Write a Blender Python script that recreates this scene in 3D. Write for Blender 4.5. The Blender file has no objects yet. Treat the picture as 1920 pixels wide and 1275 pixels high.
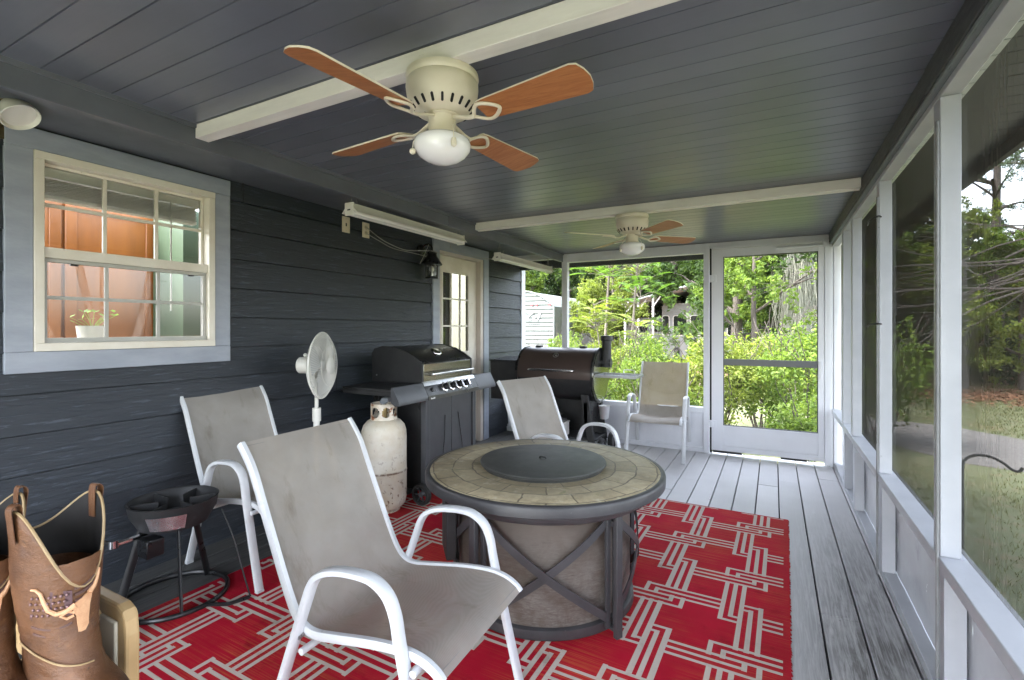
import bpy, bmesh, math, random
import numpy as np
from mathutils import Vector, Matrix
R = math.radians
rnd = random.Random(7)
S = bpy.context.scene
C = S.collection

# ---------------------------------------------------------------- camera, sky, sun, exposure
cam_d = bpy.data.cameras.new("Camera"); cam = bpy.data.objects.new("Camera", cam_d); C.objects.link(cam)
S.camera = cam
cam.location = (0, 0, 1.25); cam.rotation_euler = (R(90), 0, R(28.05))
cam_d.sensor_width = 36; cam_d.lens = 17.25; cam_d.shift_y = -0.0117
cam_d.clip_start = 0.05; cam_d.clip_end = 500
W = bpy.data.worlds.new("World"); S.world = W; W.use_nodes = True
wn = W.node_tree; bg = wn.nodes["Background"]
sky = wn.nodes.new("ShaderNodeTexSky"); sky.sky_type = 'NISHITA'; sky.sun_disc = False
SUN_EL, SUN_AZ = 56, 213            # azimuth of the sun measured from +X, counter-clockwise
sky.sun_elevation = R(SUN_EL); sky.sun_rotation = R(90 - SUN_AZ)
sky.air_density = 1.0; sky.dust_density = 3.0; sky.ozone_density = 1.0; sky.altitude = 20
hsv = wn.nodes.new('ShaderNodeHueSaturation'); hsv.inputs['Saturation'].default_value = .44   # thin white overcast
wn.links.new(sky.outputs[0], hsv.inputs['Color']); wn.links.new(hsv.outputs[0], bg.inputs[0]); bg.inputs[1].default_value = 0.15
sd = bpy.data.lights.new("Sun", 'SUN'); sun = bpy.data.objects.new("Sun", sd); C.objects.link(sun)
sd.energy = .55; sd.angle = R(12); sd.color = (1.0, 0.96, 0.88)
_v = Vector((math.cos(R(SUN_EL))*math.cos(R(SUN_AZ)), math.cos(R(SUN_EL))*math.sin(R(SUN_AZ)), math.sin(R(SUN_EL))))
sun.rotation_euler = _v.to_track_quat('Z', 'Y').to_euler()
S.view_settings.view_transform = 'Standard'; S.view_settings.look = 'None'
S.view_settings.exposure = 4.3; S.view_settings.gamma = 1.0
S.render.engine = 'CYCLES'
cy = S.cycles
cy.max_bounces = 9; cy.diffuse_bounces = 5; cy.glossy_bounces = 4; cy.transparent_max_bounces = 14
cy.transmission_bounces = 4; cy.use_denoising = True; cy.caustics_reflective = False; cy.caustics_refractive = False
cy.sample_clamp_indirect = 6.0

# ---------------------------------------------------------------- materials
def lin(c):
    return tuple(((x/12.92) if x <= .04045 else ((x+.055)/1.055)**2.4) for x in c)
class NT:
    def __init__(s, name):
        s.m = bpy.data.materials.new(name); s.m.use_nodes = True
        s.t = s.m.node_tree; s.n = s.t.nodes; s.l = s.t.links
        s.b = s.n["Principled BSDF"]; s.out = s.n["Material Output"]
    def new(s, typ, **kw):
        n = s.n.new(typ)
        for k, v in kw.items(): setattr(n, k, v)
        return n
    def link(s, a, b): s.l.new(a, b)
    def coord(s, stretch=(1, 1, 1), rot=(0, 0, 0), kind='Object'):
        tc = s.new("ShaderNodeTexCoord"); mp = s.new("ShaderNodeMapping")
        mp.inputs['Scale'].default_value = stretch; mp.inputs['Rotation'].default_value = rot
        s.link(tc.outputs[kind], mp.inputs[0]); return mp.outputs[0]
    def noise(s, vec, scale, detail=5, rough=.6, dist=0):
        n = s.new("ShaderNodeTexNoise"); n.inputs['Scale'].default_value = scale
        n.inputs['Detail'].default_value = detail; n.inputs['Roughness'].default_value = rough
        n.inputs['Distortion'].default_value = dist
        s.link(vec, n.inputs['Vector']); return n.outputs['Fac']
    def ramp(s, fac, p0, p1, c0=(0, 0, 0, 1), c1=(1, 1, 1, 1)):
        r = s.new("ShaderNodeValToRGB"); e = r.color_ramp.elements
        e[0].position = p0; e[1].position = p1; e[0].color = c0; e[1].color = c1
        s.link(fac, r.inputs[0]); return r.outputs[0]
    def mix(s, fac, a, b, mode='MIX'):
        m = s.new("ShaderNodeMix", data_type='RGBA', blend_type=mode)
        if isinstance(fac, (int, float)): m.inputs[0].default_value = fac
        else: s.link(fac, m.inputs[0])
        for i, v in ((6, a), (7, b)):
            if isinstance(v, tuple): m.inputs[i].default_value = (*v[:3], 1)
            else: s.link(v, m.inputs[i])
        return m.outputs[2]
    def math(s, op, a, b=0, c=None):
        m = s.new("ShaderNodeMath", operation=op)
        for i, v in enumerate((a, b) if c is None else (a, b, c)):
            if isinstance(v, (int, float)): m.inputs[i].default_value = v
            else: s.link(v, m.inputs[i])
        return m.outputs[0]
    def bump(s, h, strength=.3, dist=.01, prev=None):
        b = s.new("ShaderNodeBump"); b.inputs['Strength'].default_value = strength; b.inputs['Distance'].default_value = dist
        s.link(h, b.inputs['Height'])
        if prev is not None: s.link(prev, b.inputs['Normal'])
        s.link(b.outputs[0], s.b.inputs['Normal']); return b.outputs[0]
    def set(s, **kw):
        for k, v in kw.items():
            i = s.b.inputs[k]
            if isinstance(v, (int, float)): i.default_value = v
            elif isinstance(v, tuple): i.default_value = (*v[:3], 1)
            else: s.link(v, i)
        return s

def mat(name, c1, c2=None, scale=6, rough=.5, metal=0, bump=0, bscale=40, bdist=.004, stretch=(1, 1, 1), spots=None, spec=.5, lo=.35, hi=.68, island=0, coat=0, rvar=.12):
    t = NT(name); v = t.coord(stretch)
    col = c1 if c2 is None else t.mix(t.ramp(t.noise(v, scale, 6), lo, hi), c1, c2)
    if island:
        g = t.new("ShaderNodeNewGeometry"); k = t.math('MULTIPLY_ADD', g.outputs['Random Per Island'], island, 1-island/2)
        hs = t.new("ShaderNodeHueSaturation"); t.link(k, hs.inputs['Value'])
        if isinstance(col, tuple): hs.inputs['Color'].default_value = (*col, 1)
        else: t.link(col, hs.inputs['Color'])
        col = hs.outputs[0]
    if spots:
        for (sc, ssc, th, w) in spots:
            col = t.mix(t.ramp(t.noise(v, ssc, 7, .65), th, th+w), col, sc)
    t.set(**{'Base Color': col, 'Metallic': metal, 'Specular IOR Level': spec})
    if rvar: t.set(Roughness=t.math('MULTIPLY_ADD', t.noise(v, scale*2.3, 4), rvar*2, max(.02, rough-rvar)))
    else: t.set(Roughness=rough)
    if coat: t.set(**{'Coat Weight': coat, 'Coat Roughness': .15})
    if bump: t.bump(t.noise(v, bscale, 5), bump, bdist)
    return t.m

def glass_mat(name, tint=(.96, .98, .97), boost=1.0, rough=.0):
    t = NT(name); t.n.remove(t.b)
    tr = t.new("ShaderNodeBsdfTransparent"); tr.inputs[0].default_value = (*tint, 1)
    gl = t.new("ShaderNodeBsdfGlossy"); gl.inputs['Roughness'].default_value = rough
    fr = t.new("ShaderNodeFresnel"); fr.inputs['IOR'].default_value = 1.5
    f = t.math('MULTIPLY', fr.outputs[0], boost)
    mx = t.new("ShaderNodeMixShader"); t.link(f, mx.inputs[0]); t.link(tr.outputs[0], mx.inputs[1]); t.link(gl.outputs[0], mx.inputs[2])
    t.link(mx.outputs[0], t.out.inputs[0]); return t.m

def screen_mat(name, cover, col):
    # woven insect screen: the share of each sight line caught by threads grows with 1/cos of the angle
    t = NT(name); t.n.remove(t.b)
    tr = t.new("ShaderNodeBsdfTransparent")
    df = t.new("ShaderNodeBsdfDiffuse"); df.inputs[0].default_value = (*col, 1)
    g = t.new("ShaderNodeNewGeometry"); dt = t.new("ShaderNodeVectorMath", operation='DOT_PRODUCT')
    t.link(g.outputs['Normal'], dt.inputs[0]); t.link(g.outputs['Incoming'], dt.inputs[1])
    cs = t.math('MAXIMUM', t.math('ABSOLUTE', dt.outputs['Value']), .08)
    f = t.math('SUBTRACT', 1.0, t.math('POWER', 1-cover, t.math('DIVIDE', 1.0, cs)))
    v = t.coord((1, 1, 1)); nz = t.noise(t.coord((30, 30, 1.2)), 4, 3)
    f = t.math('MULTIPLY', f, t.math('MULTIPLY_ADD', nz, .14, .93)); f = t.math('MINIMUM', f, 1.0)
    mx = t.new("ShaderNodeMixShader"); t.link(f, mx.inputs[0]); t.link(tr.outputs[0], mx.inputs[1]); t.link(df.outputs[0], mx.inputs[2])
    t.link(mx.outputs[0], t.out.inputs[0]); return t.m

def leaf_mat(name, c1, c2, c3, trans=.45):
    t = NT(name); t.n.remove(t.b)
    g = t.new("ShaderNodeNewGeometry"); rp = g.outputs['Random Per Island']
    r = t.new("ShaderNodeValToRGB"); e = r.color_ramp.elements
    e[0].color = (*c1, 1); e[1].color = (*c3, 1); m = e.new(.5); m.color = (*c2, 1); t.link(rp, r.inputs[0])
    nz = t.noise(t.coord(), .9, 3); col = t.mix(t.ramp(nz, .35, .65), r.outputs[0], tuple(.72*a+.28*b for a, b in zip(c1, c3)))
    df = t.new("ShaderNodeBsdfPrincipled"); df.inputs['Roughness'].default_value = .5; df.inputs['Specular IOR Level'].default_value = .18
    tl = t.new("ShaderNodeBsdfTranslucent"); t.link(col, df.inputs['Base Color'])
    c2_ = t.mix(1.0, col, (1.12, 1.15, .6), 'MULTIPLY'); t.link(c2_, tl.inputs[0])
    mx = t.new("ShaderNodeMixShader"); mx.inputs[0].default_value = trans
    t.link(df.outputs[0], mx.inputs[1]); t.link(tl.outputs[0], mx.inputs[2]); t.link(mx.outputs[0], t.out.inputs[0])
    return t.m

M = {}
def siding_mat():
    t = NT("painted_siding"); v = t.coord((1, .7, 9)); v2 = t.coord()
    big = t.ramp(t.noise(v2, 1.1, 4), .3, .7)
    col = t.mix(big, (.031, .039, .053), (.057, .068, .088)); col = t.mix(t.ramp(t.noise(v2, 4.5, 6, .7), .58, .74), col, (.062, .070, .082))
    grain = t.noise(v, 9, 6, .65, .6)
    col = t.mix(t.ramp(grain, .55, .74), col, (.082, .093, .110)); col = t.mix(t.ramp(grain, .40, .28), col, (.021, .026, .034))
    col = t.mix(t.ramp(t.noise(v2, 60, 4), .76, .8), col, (.18, .19, .2))
    t.set(**{'Base Color': col, 'Roughness': t.math('MULTIPLY_ADD', grain, .3, .33)})
    t.bump(grain, .8, .008); return t.m
M['siding'] = siding_mat()
M['trim'] = mat("blue_grey_trim", (.25, .275, .325), (.32, .345, .40), 4, .5, bump=.25, bscale=30, stretch=(1, 1, 3), spots=[((.12, .12, .13), 40, .72, .03)])
M['fascia'] = mat("dark_fascia_paint", (.085, .092, .112), (.115, .124, .148), 3, .42, bump=.15, bscale=25, spots=[((.4, .4, .4), 70, .76, .02)])
def ceiling_mat():
    t = NT("dark_ceiling_paint"); v2 = t.coord(); v = t.coord((.8, 14, 1))
    g = t.noise(v, 6, 5, .6); b = t.ramp(t.noise(v2, 1.3, 5), .3, .7)
    col = t.mix(b, (.095, .101, .128), (.135, .143, .178))
    sy = t.new('ShaderNodeSeparateXYZ'); t.link(v2, sy.inputs[0]); bi = t.math('FLOOR', t.math('DIVIDE', t.math('ADD', sy.outputs[1], 40*.0975+.626), .0975))
    wnz = t.new('ShaderNodeTexWhiteNoise', noise_dimensions='1D'); t.link(bi, wnz.inputs['W']); hs = t.new('ShaderNodeHueSaturation'); t.link(t.math('MULTIPLY_ADD', wnz.outputs['Value'], .28, .86), hs.inputs['Value']); t.link(col, hs.inputs['Color']); col = hs.outputs[0]
    peel = t.math('MULTIPLY', t.ramp(t.noise(t.coord((1.1, 9, 1)), 3.1, 8, .75, 1.0), .56, .61), 1.0)
    sp = t.new("ShaderNodeSeparateXYZ"); t.link(v2, sp.inputs[0])
    far = t.ramp(sp.outputs[1], .0, 1.0)
    fy = t.math('SUBTRACT', 1.0, t.math('MINIMUM', 1.0, t.math('MULTIPLY', t.math('ABSOLUTE', t.math('SUBTRACT', sp.outputs[1], 3.95)), 1.25)))
    fy = t.math('MAXIMUM', fy, 0.0)
    pk = t.math('MULTIPLY', peel, fy)
    col = t.mix(pk, col, (.022, .024, .022))
    col = t.mix(t.ramp(t.noise(v2, 38, 3), .765, .785), col, (.32, .33, .34))
    t.set(**{'Base Color': col, 'Roughness': t.math('MULTIPLY_ADD', g, .14, .27), 'Specular IOR Level': .75})
    h = t.math('SUBTRACT', t.math('MULTIPLY', g, .05), t.math('MULTIPLY', pk, 1.5)); t.bump(h, .35, .004); return t.m
M['ceiling'] = ceiling_mat()
M['cream'] = mat("aged_cream_paint", (.62, .57, .48), (.72, .68, .60), 5, .45, bump=.1, spots=[((.2, .15, .09), 22, .70, .05), ((.05, .04, .03), 90, .745, .02)])
M['beam'] = mat("aged_white_beam_paint", (.66, .63, .60), (.78, .75, .71), 5, .5, bump=.12, stretch=(.6, 3, 3), spots=[((.22, .23, .17), 18, .68, .08), ((.05, .04, .035), 80, .74, .02)])
M['white'] = mat("white_porch_paint", (.62, .63, .67), (.72, .73, .77), 3, .42, bump=.1, bscale=20, spots=[((.3, .3, .3), 26, .73, .06), ((.08, .08, .08), 95, .762, .015)])
M['rail_white'] = mat("light_grey_white_rail_paint", (.37, .385, .42), (.46, .475, .51), 3, .42, bump=.15, bscale=20, spots=[((.26, .26, .26), 24, .68, .08), ((.06, .06, .055), 80, .735, .02)])
M['white_metal'] = mat("white_door_metal", (.66, .67, .71), (.72, .73, .77), 3, .35, spots=[((.25, .24, .23), 60, .75, .03)])
M['header'] = mat("weathered_dark_board", (.035, .038, .04), (.07, .072, .074), 8, .55, bump=.3, stretch=(6, 1, 6))
M['gutter'] = mat("grey_green_strip", (.14, .17, .165), (.22, .25, .24), 7, .5, bump=.25, stretch=(8, .6, 1), spots=[((.05, .05, .05), 25, .6, .1)])
def deck_mat():
    t = NT("grey_deck_paint"); v2 = t.coord(); v = t.coord((9, .5, 1))
    g = t.new("ShaderNodeNewGeometry"); rp = g.outputs['Random Per Island']
    big = t.ramp(t.noise(v2, 1.5, 5), .3, .7)
    col = t.mix(big, (.45, .445, .45), (.54, .535, .54))
    grain = t.noise(v, 8, 7, .7, .8)
    sp = t.new("ShaderNodeSeparateXYZ"); t.link(v2, sp.inputs[0])
    wear = t.math('MULTIPLY', t.ramp(sp.outputs[0], -.05, .30), t.math('SUBTRACT', 1.0, t.ramp(t.math('MULTIPLY', sp.outputs[1], .2), .45, .85)))
    wear = t.math('MULTIPLY', wear, t.ramp(t.noise(v2, 3.0, 5), .25, .5))
    worn = t.mix(t.ramp(grain, .42, .62), (.12, .115, .11), (.46, .455, .46))
    col = t.mix(wear, col, worn)
    hs = t.new("ShaderNodeHueSaturation"); t.link(t.math('MULTIPLY_ADD', rp, .2, .9), hs.inputs['Value']); t.link(col, hs.inputs['Color'])
    col = t.mix(t.ramp(t.noise(v2, 26, 6, .7), .68, .72), hs.outputs[0], (.07, .065, .06))
    t.set(**{'Base Color': col, 'Roughness': t.math('MULTIPLY_ADD', grain, .3, .36)})
    t.bump(grain, .35, .003); return t.m
M['deck'] = deck_mat()
M['dark'] = mat("dark_void", (.01, .01, .01), None, rough=.9, rvar=0)
M['chair_white'] = mat("white_powder_coat", (.53, .54, .555), (.61, .62, .635), 8, .32, spots=[((.25, .22, .2), 60, .735, .03), ((.03, .03, .03), 130, .765, .012)])
def sling_mat():
    t = NT("taupe_sling_mesh"); v = t.coord(); 
    st = t.ramp(t.noise(t.coord((1, 1, 1)), 4.5, 5, .6, .4), .38, .66)
    col = t.mix(st, (.32, .295, .262), (.395, .368, .33))
    col = t.mix(t.ramp(t.noise(t.coord((1.3, 3, 1)), 3.1, 6, .7), .56, .74), col, (.20, .175, .14))
    w1 = t.new("ShaderNodeTexWave"); w1.inputs['Scale'].default_value = 190; w1.bands_direction = 'Y'; t.link(v, w1.inputs[0])
    w2 = t.new("ShaderNodeTexWave"); w2.inputs['Scale'].default_value = 150; w2.bands_direction = 'Z'; t.link(v, w2.inputs[0])
    w = t.math('MULTIPLY', w1.outputs['Fac'], w2.outputs['Fac'])
    col = t.mix(t.math('MULTIPLY', w, .25), col, (.52, .5, .47))
    t.set(**{'Base Color': col, 'Roughness': .62, 'Specular IOR Level': .35}); t.bump(w, .25, .002)
    tl = t.new("ShaderNodeBsdfTranslucent"); tl.inputs[0].default_value = (.34, .24, .12, 1)
    tr = t.new("ShaderNodeBsdfTransparent"); tr.inputs[0].default_value = (.66, .48, .28, 1)
    m1 = t.new("ShaderNodeMixShader"); m1.inputs[0].default_value = .22
    t.link(t.b.outputs[0], m1.inputs[1]); t.link(tl.outputs[0], m1.inputs[2])
    m2 = t.new("ShaderNodeMixShader"); m2.inputs[0].default_value = .12
    t.link(m1.outputs[0], m2.inputs[1]); t.link(tr.outputs[0], m2.inputs[2]); t.link(m2.outputs[0], t.out.inputs[0])
    return t.m
M['sling'] = sling_mat()
M['black_paint'] = mat("black_enamel", (.009, .009, .01), (.014, .014, .015), 5, .3, bump=.05)
M['black_matte'] = mat("black_matte_metal", (.012, .012, .013), (.022, .022, .023), 9, .55, bump=.1)
M['charcoal'] = mat("charcoal_metal", (.05, .052, .058), (.065, .068, .075), 6, .38)
M['steel'] = mat("brushed_steel", (.42, .42, .42), (.55, .55, .55), 6, .3, metal=1, stretch=(1, 20, 1), bump=.05)
M['chrome'] = mat("chrome", (.75, .75, .75), None, rough=.15, metal=1, rvar=0)
M['bronze'] = mat("brown_bronze_lid", (.062, .043, .036), (.075, .053, .045), 3, .36, metal=.25)
M['rubber'] = mat("black_rubber", (.015, .015, .015), None, rough=.75, rvar=0)
M['wire'] = mat("grey_wire", (.3, .29, .27), None, rough=.5, rvar=0)
M['plate'] = mat("almond_plastic", (.66, .56, .42), (.7, .6, .46), 9, .4)
M['opal'] = mat("opal_glass", (.78, .78, .80), None, rough=.12, rvar=0, coat=.5)
M['lampwhite'] = mat("white_enamel_fixture", (.7, .67, .63), (.76, .74, .7), 5, .35)
M['fan_cream'] = mat("cream_fan_enamel", (.66, .60, .48), (.72, .67, .56), 7, .33, spots=[((.2, .14, .08), 55, .70, .04)])
def blade_mat():
    t = NT("cherry_blade_veneer"); v = t.coord((1.2, 9, 1))
    w = t.noise(v, 4, 6, .65, 1.6); w2 = t.noise(t.coord((3, 60, 1)), 5, 3)
    col = t.mix(t.ramp(w, .36, .66), (.33, .115, .038), (.45, .19, .075)); col = t.mix(t.ramp(w2, .55, .75), col, (.24, .08, .03))
    t.set(**{'Base Color': col, 'Roughness': .38}); return t.m
M['blade'] = blade_mat()
def stone_mat():
    t = NT("slate_tile_top"); v = t.coord()
    sp = t.new("ShaderNodeSeparateXYZ"); t.link(v, sp.inputs[0])
    r = t.math('SQRT', t.math('ADD', t.math('POWER', sp.outputs[0], 2.0), t.math('POWER', sp.outputs[1], 2.0)))
    a = t.math('ARCTAN2', sp.outputs[1], sp.outputs[0])
    cb = t.new("ShaderNodeCombineXYZ"); t.link(t.math('MULTIPLY', a, .44), cb.inputs[0]); t.link(t.math('ADD', r, .012), cb.inputs[1])
    nzv = t.new("ShaderNodeTexNoise"); nzv.inputs['Scale'].default_value = 9; t.link(v, nzv.inputs['Vector'])
    vm = t.new("ShaderNodeVectorMath", operation='MULTIPLY_ADD'); t.link(nzv.outputs['Color'], vm.inputs[0]); vm.inputs[1].default_value = (.035, .030, 0); t.link(cb.outputs[0], vm.inputs[2])
    br = t.new("ShaderNodeTexBrick"); t.link(vm.outputs[0], br.inputs['Vector'])
    for k, x in (('Scale', 1.0), ('Mortar Size', .0036), ('Mortar Smooth', .3), ('Bias', 0), ('Brick Width', .19), ('Row Height', .092)): br.inputs[k].default_value = x
    br.inputs['Color1'].default_value = (.27, .225, .14, 1); br.inputs['Color2'].default_value = (.44, .37, .24, 1); br.inputs['Mortar'].default_value = (.13, .105, .07, 1)
    fine = t.noise(v, 26, 8, .7); pale = t.ramp(t.noise(v, 11, 7, .7), .56, .74)
    col = t.mix(t.ramp(fine, .36, .6), t.mix(.5, br.outputs[0], (.15, .125, .08)), br.outputs[0])
    col = t.mix(pale, col, (.50, .46, .36)); col = t.mix(t.ramp(t.noise(v, 4.5, 6, .7), .5, .7), col, t.mix(1.0, col, (.60, .58, .56), 'MULTIPLY')); col = t.mix(t.ramp(t.noise(v, 19, 6), .63, .72), col, (.2, .2, .09))
    t.set(**{'Base Color': col, 'Roughness': t.math('MULTIPLY_ADD', fine, .4, .34)})
    h = t.math('SUBTRACT', t.math('MULTIPLY', fine, .7), t.math('MULTIPLY', br.outputs['Fac'], .9)); t.bump(h, .6, .006); return t.m
M['stone'] = stone_mat()
def barrel_mat():
    t = NT("weathered_barrel"); v = t.coord((1, 1, 1)); v2 = t.coord((3.5, 3.5, 22))
    g = t.mix(.5, t.noise(v2, 6, 8, .75, .3), t.noise(v, 11, 8, .75, .5)); b = t.ramp(t.noise(v, 3, 5), .35, .65)
    col = t.mix(b, (.060, .044, .034), (.095, .075, .06)); 
    sp = t.new("ShaderNodeSeparateXYZ"); t.link(v, sp.inputs[0])
    ash = t.math('MULTIPLY', t.ramp(g, .45, .66), t.math('SUBTRACT', 1.0, t.ramp(sp.outputs[2], .12, .46)))
    col = t.mix(t.math('MULTIPLY', ash, .55), col, (.27, .255, .24)); col = t.mix(t.ramp(t.noise(v2, 3, 6), .60, .7), col, (.06, .045, .035))
    t.set(**{'Base Color': col, 'Roughness': .6}); t.bump(g, .3, .003); return t.m
M['barrel'] = barrel_mat()
M['table_metal'] = mat("dark_bronze_iron", (.032, .031, .034), (.05, .048, .05), 8, .45, bump=.12, spots=[((.11, .105, .1), 30, .68, .08)])
M['lid'] = mat("dull_dark_lid", (.030, .031, .030), (.044, .045, .042), 6, .5, bump=.12, bscale=12, spots=[((.10, .09, .075), 14, .64, .12)])
def rug_mat(nm, base, alt, streak):
    t = NT(nm); v = t.coord(); vs = t.coord((.55, 46, 1)); vw = t.coord((1, 1, 1))
    s1 = t.ramp(t.noise(vs, 3.2, 5, .6), .46, .70); s2 = t.ramp(t.noise(v, 1.6, 4), .38, .58)
    col = t.mix(t.math('MULTIPLY', s1, s2), base, streak)
    col = t.mix(t.ramp(t.noise(v, 2.2, 4), .35, .7), col, t.mix(.55, col, alt))
    col = t.mix(t.ramp(t.noise(v, 5.5, 7, .7), .57, .75), col, t.mix(1.0, col, (.62, .60, .58), 'MULTIPLY'))
    weave = t.noise(t.coord((1, 3, 1)), 260, 2)
    col = t.mix(t.math('MULTIPLY', weave, .35), col, t.mix(1.0, col, (.55, .55, .55), 'MULTIPLY'))
    t.set(**{'Base Color': col, 'Roughness': .85, 'Specular IOR Level': .12}); t.bump(weave, .5, .003); return t.m
M['rug_red'] = rug_mat("woven_red_rug", (.46, .008, .029), (.25, .004, .013), (.55, .15, .045))
M['rug_line'] = rug_mat("woven_beige_line", (.56, .49, .43), (.48, .42, .365), (.52, .40, .33))
def tank_mat():
    t = NT("rusty_white_tank"); v = t.coord(); 
    col = t.mix(t.ramp(t.noise(v, 5, 5), .35, .7), (.58, .55, .47), (.68, .65, .575))
    sp = t.new("ShaderNodeSeparateXYZ"); t.link(v, sp.inputs[0])
    low = t.math('SUBTRACT', 1.0, t.ramp(sp.outputs[2], .06, .42))
    col = t.mix(t.math('MULTIPLY', t.ramp(t.noise(v, 4, 5), .42, .66), .75), col, (.50, .40, .26))
    rust = t.ramp(t.noise(v, 27, 8, .72), .565, .615); rust = t.math('MULTIPLY', rust, t.math('MULTIPLY_ADD', low, .75, .25))
    col = t.mix(rust, col, (.13, .06, .03)); band = t.math('MULTIPLY', t.math('SUBTRACT', 1.0, t.ramp(t.math('ABSOLUTE', t.math('SUBTRACT', sp.outputs[2], .2815)), .0025, .009)), t.ramp(t.noise(v, 16, 5), .38, .52)); col = t.mix(band, col, (.10, .045, .022)); 
    t.set(**{'Base Color': col, 'Roughness': .48}); t.bump(t.noise(v, 20, 5), .15, .003); return t.m
M['tank'] = tank_mat()
M['tank_collar'] = mat("rusted_white_collar", (.66, .63, .56), (.60, .5, .36), 14, .5, spots=[((.25, .09, .03), 24, .55, .05), ((.08, .04, .02), 40, .66, .04)])
def leather_mat():
    t = NT("tan_boot_leather"); v = t.coord()
    col = t.mix(t.ramp(t.noise(v, 9, 6, .65), .32, .68), (.060, .022, .008), (.155, .064, .023))
    col = t.mix(t.ramp(t.noise(v, 15, 5), .62, .74), col, (.12, .068, .05)); col = t.mix(t.ramp(t.noise(v, 7, 7, .7), .58, .70), col, (.27, .13, .05)); col = t.mix(t.ramp(t.noise(v, 55, 5, .7), .64, .70), col, (.05, .022, .01))
    t.set(**{'Base Color': col, 'Roughness': t.math('MULTIPLY_ADD', t.noise(v, 30, 4), .3, .35)}); t.bump(t.noise(t.coord((1, 1, 2)), 24, 8, .7), .7, .006); return t.m
M['leather'] = leather_mat()
M['welt'] = mat("pale_boot_welt", (.36, .26, .14), (.26, .17, .08), 20, .5)
M['boot_dark'] = mat("dark_boot_lining", (.012, .010, .009), None, rough=.8, rvar=0)
M['stitch'] = mat("dark_tooled_leather", (.075, .036, .03), (.10, .05, .04), 30, .5)
M['copper'] = mat("pale_copper_applique", (.52, .27, .14), (.62, .36, .2), 70, .42, bump=.4, bscale=180)
M['tan_plastic'] = mat("tan_moulded_plastic", (.40, .26, .115), (.48, .33, .165), 6, .45, spots=[((.12, .07, .03), 24, .68, .05), ((.42, .25, .1), 7, .55, .2)])
M['fan_white'] = mat("white_fan_plastic", (.66, .65, .60), (.72, .71, .66), 8, .4)
M['leather2'] = mat("red_brown_boot_leather", (.17, .055, .018), (.24, .085, .03), 10, .5, bump=.3)
M['glass'] = glass_mat("window_glass", boost=1.6)
M['lantern_glass'] = glass_mat("lantern_glass", (.9, .9, .86), 1.0)
M['screen'] = screen_mat("charcoal_screen_mesh", .36, (.085, .084, .074))
M['screen_thin'] = screen_mat("fine_screen_mesh", .07, (.16, .16, .155))
M['wood_cab'] = mat("orange_oak_cabinet", (.19, .060, .009), (.30, .10, .018), 5, .35, stretch=(1, 1, .2))
M['mint'] = mat("mint_green_paint", (.05, .082, .046), None, rough=.5, rvar=0)
M['room'] = mat("pale_room_wall", (.28, .27, .22), None, rough=.7, rvar=0)
M['blind'] = mat("white_blind_vinyl", (.7, .69, .64), None, rough=.4, rvar=0)
M['sprout'] = leaf_mat("sprout_green", (.16, .3, .03), (.25, .42, .05), (.3, .45, .08))
M['bark'] = mat("grey_brown_bark", (.035, .028, .022), (.075, .062, .05), 7, .85, bump=.7, bscale=14, bdist=.03, stretch=(2, 2, .5))
M['bark_pale'] = mat("pale_bark", (.085, .07, .052), (.13, .11, .085), 6, .8, bump=.5, bscale=14, bdist=.02, stretch=(2, 2, .5))
M['moss'] = mat("grey_spanish_moss", (.19, .195, .155), (.27, .27, .22), 4, .9, rvar=0)
M['leaf_hedge'] = leaf_mat("bright_shrub_leaves", (.055, .105, .02), (.12, .19, .032), (.20, .265, .05))
M['leaf_shrub2'] = leaf_mat("yellow_green_leaves", (.08, .12, .022), (.155, .21, .035), (.25, .28, .065))
M['leaf_fern'] = leaf_mat("fresh_fern_leaves", (.07, .15, .025), (.11, .215, .04), (.165, .275, .06))
M['leaf_oak'] = leaf_mat("oak_leaves", (.024, .05, .014), (.05, .092, .022), (.095, .145, .04))
M['leaf_dark'] = leaf_mat("dark_wood_leaves", (.014, .032, .012), (.028, .055, .018), (.052, .085, .027))
M['leaf_pine'] = leaf_mat("pine_needles", (.035, .07, .03), (.06, .10, .04), (.09, .13, .05), .2)
def ground_mat():
    t = NT("lawn_ground"); v = t.coord()
    n1 = t.ramp(t.noise(v, .55, 6, .65), .35, .65); n2 = t.noise(v, 7, 7, .7)
    col = t.mix(n1, (.085, .105, .05), (.12, .135, .068)); col = t.mix(t.ramp(n2, .5, .68), col, (.16, .125, .075)); col = t.mix(t.ramp(t.noise(v, 1.3, 5), .58, .72), col, (.17, .135, .085))
    sp = t.new("ShaderNodeSeparateXYZ"); t.link(v, sp.inputs[0])
    lit = t.ramp(t.math('MULTIPLY_ADD', t.noise(v, .5, 4), .1, t.math('MULTIPLY', sp.outputs[1], .03)), .5, .56)
    col = t.mix(lit, col, t.mix(n2, (.14, .075, .045), (.24, .15, .1)))
    t.set(**{'Base Color': col, 'Roughness': .9}); t.bump(n2, .6, .04); return t.m
M['ground'] = ground_mat()
M['gravel'] = mat("pale_gravel", (.115, .11, .106), (.20, .193, .187), 18, .9, bump=.9, bscale=45, bdist=.03, spots=[((.12, .11, .1), 30, .62, .06)])
M['grass'] = leaf_mat("lawn_grass_blades", (.105, .125, .05), (.14, .155, .065), (.19, .19, .09), .35)
M['trailer'] = mat("white_trailer_siding", (.115, .128, .126), (.14, .154, .151), 4, .45)
M['red_lens'] = mat("red_marker_lens", (.28, .03, .035), None, rough=.3, rvar=0)
M['decal'] = mat("black_decal", (.02, .022, .022), None, rough=.4, rvar=0)
M['decal_white'] = mat("white_decal", (.8, .8, .8), None, rough=.4, rvar=0)
M['tin'] = mat("grey_metal_roof", (.30, .31, .31), (.42, .43, .42), 4, .5)
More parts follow.
